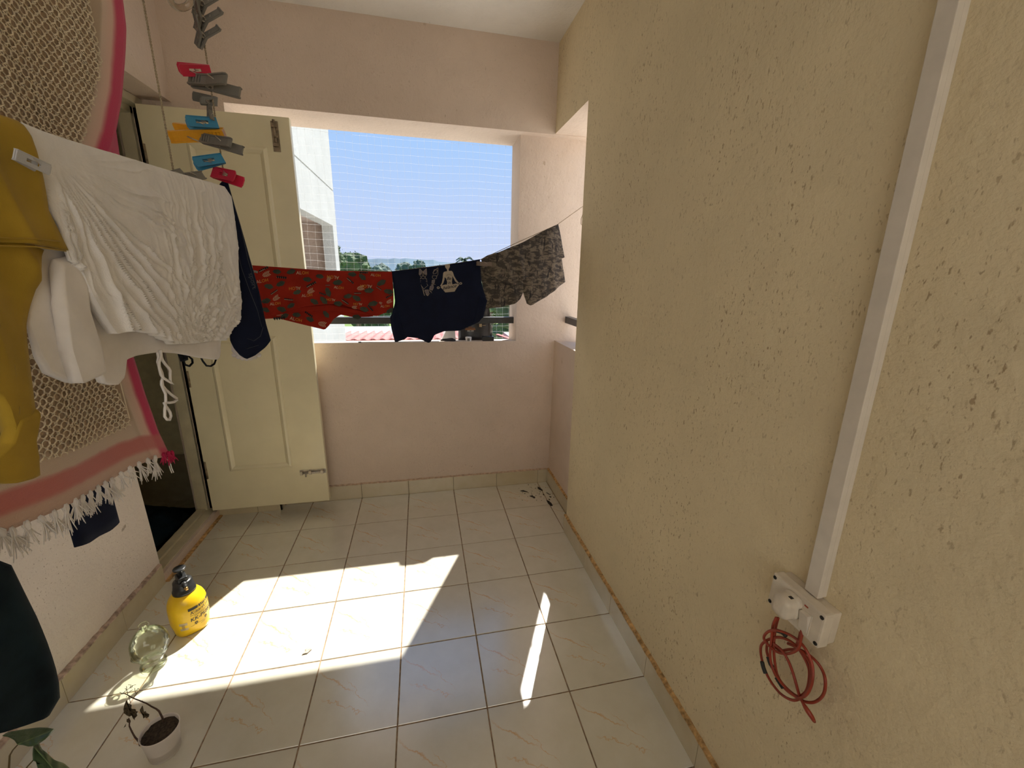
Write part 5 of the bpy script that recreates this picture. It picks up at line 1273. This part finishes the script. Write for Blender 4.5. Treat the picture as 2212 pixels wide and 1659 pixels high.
# green plant: pot below the frame, two leaves in view
gp = np.array([-.99,.79,0.]); t_ = thing('leafy_potted_plant', tuple(gp), 'green arrow leaved plant at the bottom left corner of the photo', 'plant')
mb = MB(); mb.lathe([(.05,0),(.07,.11),(.074,.12),(.068,.12),(.066,.11),(.0,.108)],gp,28,cap1=False); mb.build('pot', M['pot'], t_)
mb = MB(); mb.lathe([(.0,.104),(.065,.104),(.065,.109),(.0,.112)],gp,24); mb.build('soil', M['soil'], t_)
def rl(x,y): return (x*180/2212,1540+y*119/1462)
def leafm(base, tip, halfw, nrm, seed, sk=0.):
    base, tip = np.array(base), np.array(tip); ax_ = tip-base; L = np.linalg.norm(ax_); ax_/=L; nrm = np.array(nrm,float); nrm -= ax_*(nrm@ax_); nrm/=np.linalg.norm(nrm); sd = np.cross(nrm,ax_)
    mb = MB(); nu,nv=10,18; vs=[]; uv=[]; fs=[]
    for j in range(nv+1):
        v=j/nv
        wd_ = halfw*(math.sin(math.pi*(v**.72))**.85)*(1.0 if v>.0 else 0)+.0006
        for i in range(nu+1):
            u=i/nu*2-1; back = -.20*L*abs(u)**1.5*(1-v)**2
            vs.append(base+ax_*(v*L+back)+sd*u*wd_*(1+sk*u)+nrm*(.010*(abs(u)**1.3)*(wd_/halfw)-.018*v*v+.003*math.sin(v*9+u*3+seed))); uv.append((i/nu,v))
    for j in range(nv):
        for i in range(nu): q=j*(nu+1)+i; fs.append((q,q+1,q+nu+2,q+nu+1))
    o=len(vs); vs2=[p-nrm*.0008 for p in vs]; mb.add(vs+vs2, fs+[tuple(o+x for x in f[::-1]) for f in fs],0,True); mb.uv={k:uv[k%o] for k in range(2*o)}
    mb.build('leaf', M['leaf'], t_, fixn=False)
LD = .90
def leaf_outline(pl, d0, gx, gy, rib, seed):
    mb = MB(); pp = resample([np.array(p,float) for p in pl]+[np.array(pl[0],float)], 44)[:-1]; n = len(pp); c = np.mean(pp,axis=0)
    def q(p, up): return AT(p[0],p[1],d0+gx*(p[0]-c[0])+gy*(p[1]-c[1])-up)
    rings = [1,.82,.6,.38,.18]; vs = []; uv = []; r0, r1 = np.array(rib[0],float), np.array(rib[1],float); ax_ = (r1-r0)/np.linalg.norm(r1-r0)
    def cup(p):
        rel = p-r0; off = abs(rel[0]*ax_[1]-rel[1]*ax_[0]); return -.010*(off/30.)**1.4+.0015*math.sin(p[0]*.25+seed)
    for sgn in (0,.0009):
        for k in rings:
            for p in pp:
                x = c+(p-c)*k; vs.append(q(x,cup(x)-sgn)); rel = x-r0; uv.append((.5+(rel[0]*ax_[1]-rel[1]*ax_[0])/90., (rel@ax_)/110.))
        vs.append(q(c,cup(c)-sgn)); uv.append((.5,.5))
    o = len(rings)*n+1; fs = []
    for b_ in (0,o):
        for j in range(len(rings)-1):
            for i in range(n): fs.append((b_+j*n+i,b_+j*n+(i+1)%n,b_+(j+1)*n+(i+1)%n,b_+(j+1)*n+i))
        for i in range(n): fs.append((b_+(len(rings)-1)*n+i,b_+(len(rings)-1)*n+(i+1)%n,b_+o-1))
    for i in range(n): fs.append((i,(i+1)%n,o+(i+1)%n,o+i))
    mb.add(vs,fs,0,True); mb.uv = dict(enumerate(uv)); lf = mb.build('leaf', M['leaf'], t_)
    mb = MB(); mb.tube([q(r0*(1-t)+r1*t, cup(r0)+.0006) for t in np.linspace(0,.93,8)],[.0010,.001,.0009,.0008,.0007,.0006,.0005,.0003],5); mb.build('midrib', M['rib'], lf)
    return q
q1 = leaf_outline([(38,1609),(30,1598),(17,1592),(4,1590),(14,1582),(34,1578),(60,1574),(85,1571),(104,1572),(119,1575),(108,1587),(98,1597),(88,1604),(76,1611),(62,1613),(48,1609)], LD, .0004, -.0009, ((38,1608),(117,1576)), 1)
q2 = leaf_outline([(71,1643),(70,1628),(72,1612),(79,1606),(86,1607),(89,1617),(100,1625),(118,1642),(138,1648),(152,1660),(160,1680),(150,1700),(118,1704),(96,1694),(84,1668),(77,1645)], LD-.03, .0003, -.0010, ((73,1612),(150,1700)), 2)
for px_, d_ in (([(38,1609),(28,1620),(21,1632),(19,1665),(18,1720)],LD),([(71,1643),(60,1655),(50,1668),(40,1720)],LD-.02)):
    pts = [AT(u,v,d_+.004) for u,v in px_]; top_s = gp+np.array([0,0,.108])
    mb = MB(); mb.tube(pts+[pts[-1]*.45+top_s*.55, top_s],[.0013+.0002*i for i in range(len(pts)+2)],7); mb.build('stalk', M['stem'], t_)
# flake and corner dirt
def on_floor(u,v,z=.0008): p_ = P(u,v,2,0); return (p_[0],p_[1],z)
mb = MB(); pl = [(652,1417),(660,1408),(660,1402),(670,1398),(673,1404),(664,1412),(655,1414)]
pts = [on_floor(*p) for p in pl]; n=len(pts); mb.add([(x,y,.0006) for x,y,z in pts]+[(x,y,.003+.002*random.random()) for x,y,z in pts],[tuple(range(n))[::-1],tuple(range(n,2*n))]+[(i,(i+1)%n,n+(i+1)%n,n+i) for i in range(n)])
tag(mb.build('paint_flake', M['scrap']), 'small brownish flake lying in the sunlit patch', 'flake')
db = MB()
def bit(l, h=.004):
    pts=[on_floor(*p) for p in l]; n=len(pts); db.add([(x,y,.0004) for x,y,z in pts]+[(x,y,h) for x,y,z in pts],[tuple(range(n))[::-1],tuple(range(n,2*n))]+[(i,(i+1)%n,n+(i+1)%n,n+i) for i in range(n)])
def rq(x,y): return (1120+x*200/1659,960+y*200/1659)
for l in ([(345,765),(375,780),(435,825),(425,832),(380,815),(345,790)],[(200,930),(240,925),(300,950),(295,968),(245,945)],[(500,1005),(545,1020),(590,1060),(612,1100),(580,1105),(530,1060)],[(35,840),(85,828),(165,855),(80,845)],[(435,895),(460,905),(450,915)],[(550,935),(590,945),(575,955)],[(510,868),(560,905),(530,890)],[(65,685),(105,683),(95,695)],[(540,985),(565,990),(560,1005)],[(490,635),(510,660),(470,650)]): bit([rq(*p) for p in l])
for k in range(40): x,y = random.uniform(0,640),random.uniform(720,1010); s_=random.uniform(3,8); bit([rq(x-s_,y),rq(x,y-s_),rq(x+s_,y),rq(x,y+s_)],.002)
tag(db.build('corner_dirt', M['debris']), 'black dirt specks scattered on the tiles in the far right corner', 'dirt', kind='stuff')
# dark clothes on the floor of the side room
def heap(name, c, sx_, sy_, h_, mat, label, seed):
    mb=MB(); nu=22; vs=[]; fs=[]
    for j in range(nu+1):
        for i in range(nu+1):
            a,b_=i/nu*2-1,j/nu*2-1; r_=min(1,math.hypot(a,b_)); hh=h_*max(0,1-r_**2.5)*(1+.5*fbm(a*2.5+seed,b_*2.5,1,3))
            vs.append((c[0]+a*sx_*(1+.15*fbm(b_*2,seed,0,2)),c[1]+b_*sy_*(1+.15*fbm(a*2,seed,3,2)),c[2]+max(0,hh)))
    for j in range(nu):
        for i in range(nu): q=j*(nu+1)+i; fs.append((q,q+1,q+nu+2,q+nu+1))
    o=len(vs); ring=[i for i in range(nu+1)]+[(j+1)*(nu+1)-1 for j in range(1,nu+1)]+[nu*(nu+1)+i for i in range(nu-1,-1,-1)]+[j*(nu+1) for j in range(nu-1,0,-1)]
    fs.append(tuple(ring)[::-1]); mb.add(vs,fs,0,True); tag(mb.build(name,mat),label,'clothes')
heap('clothes_heap',(-1.66,2.42,-.02),.24,.26,.10,M['teal_black'],'dark navy cloth heap on the side room floor by the far jamb',2)
heap('clothes_heap',(-1.80,2.03,-.02),.20,.13,.09,cloth('slate_cotton',(.15,.17,.17),.2),'slate grey cloth lying on the floor inside the doorway',5)
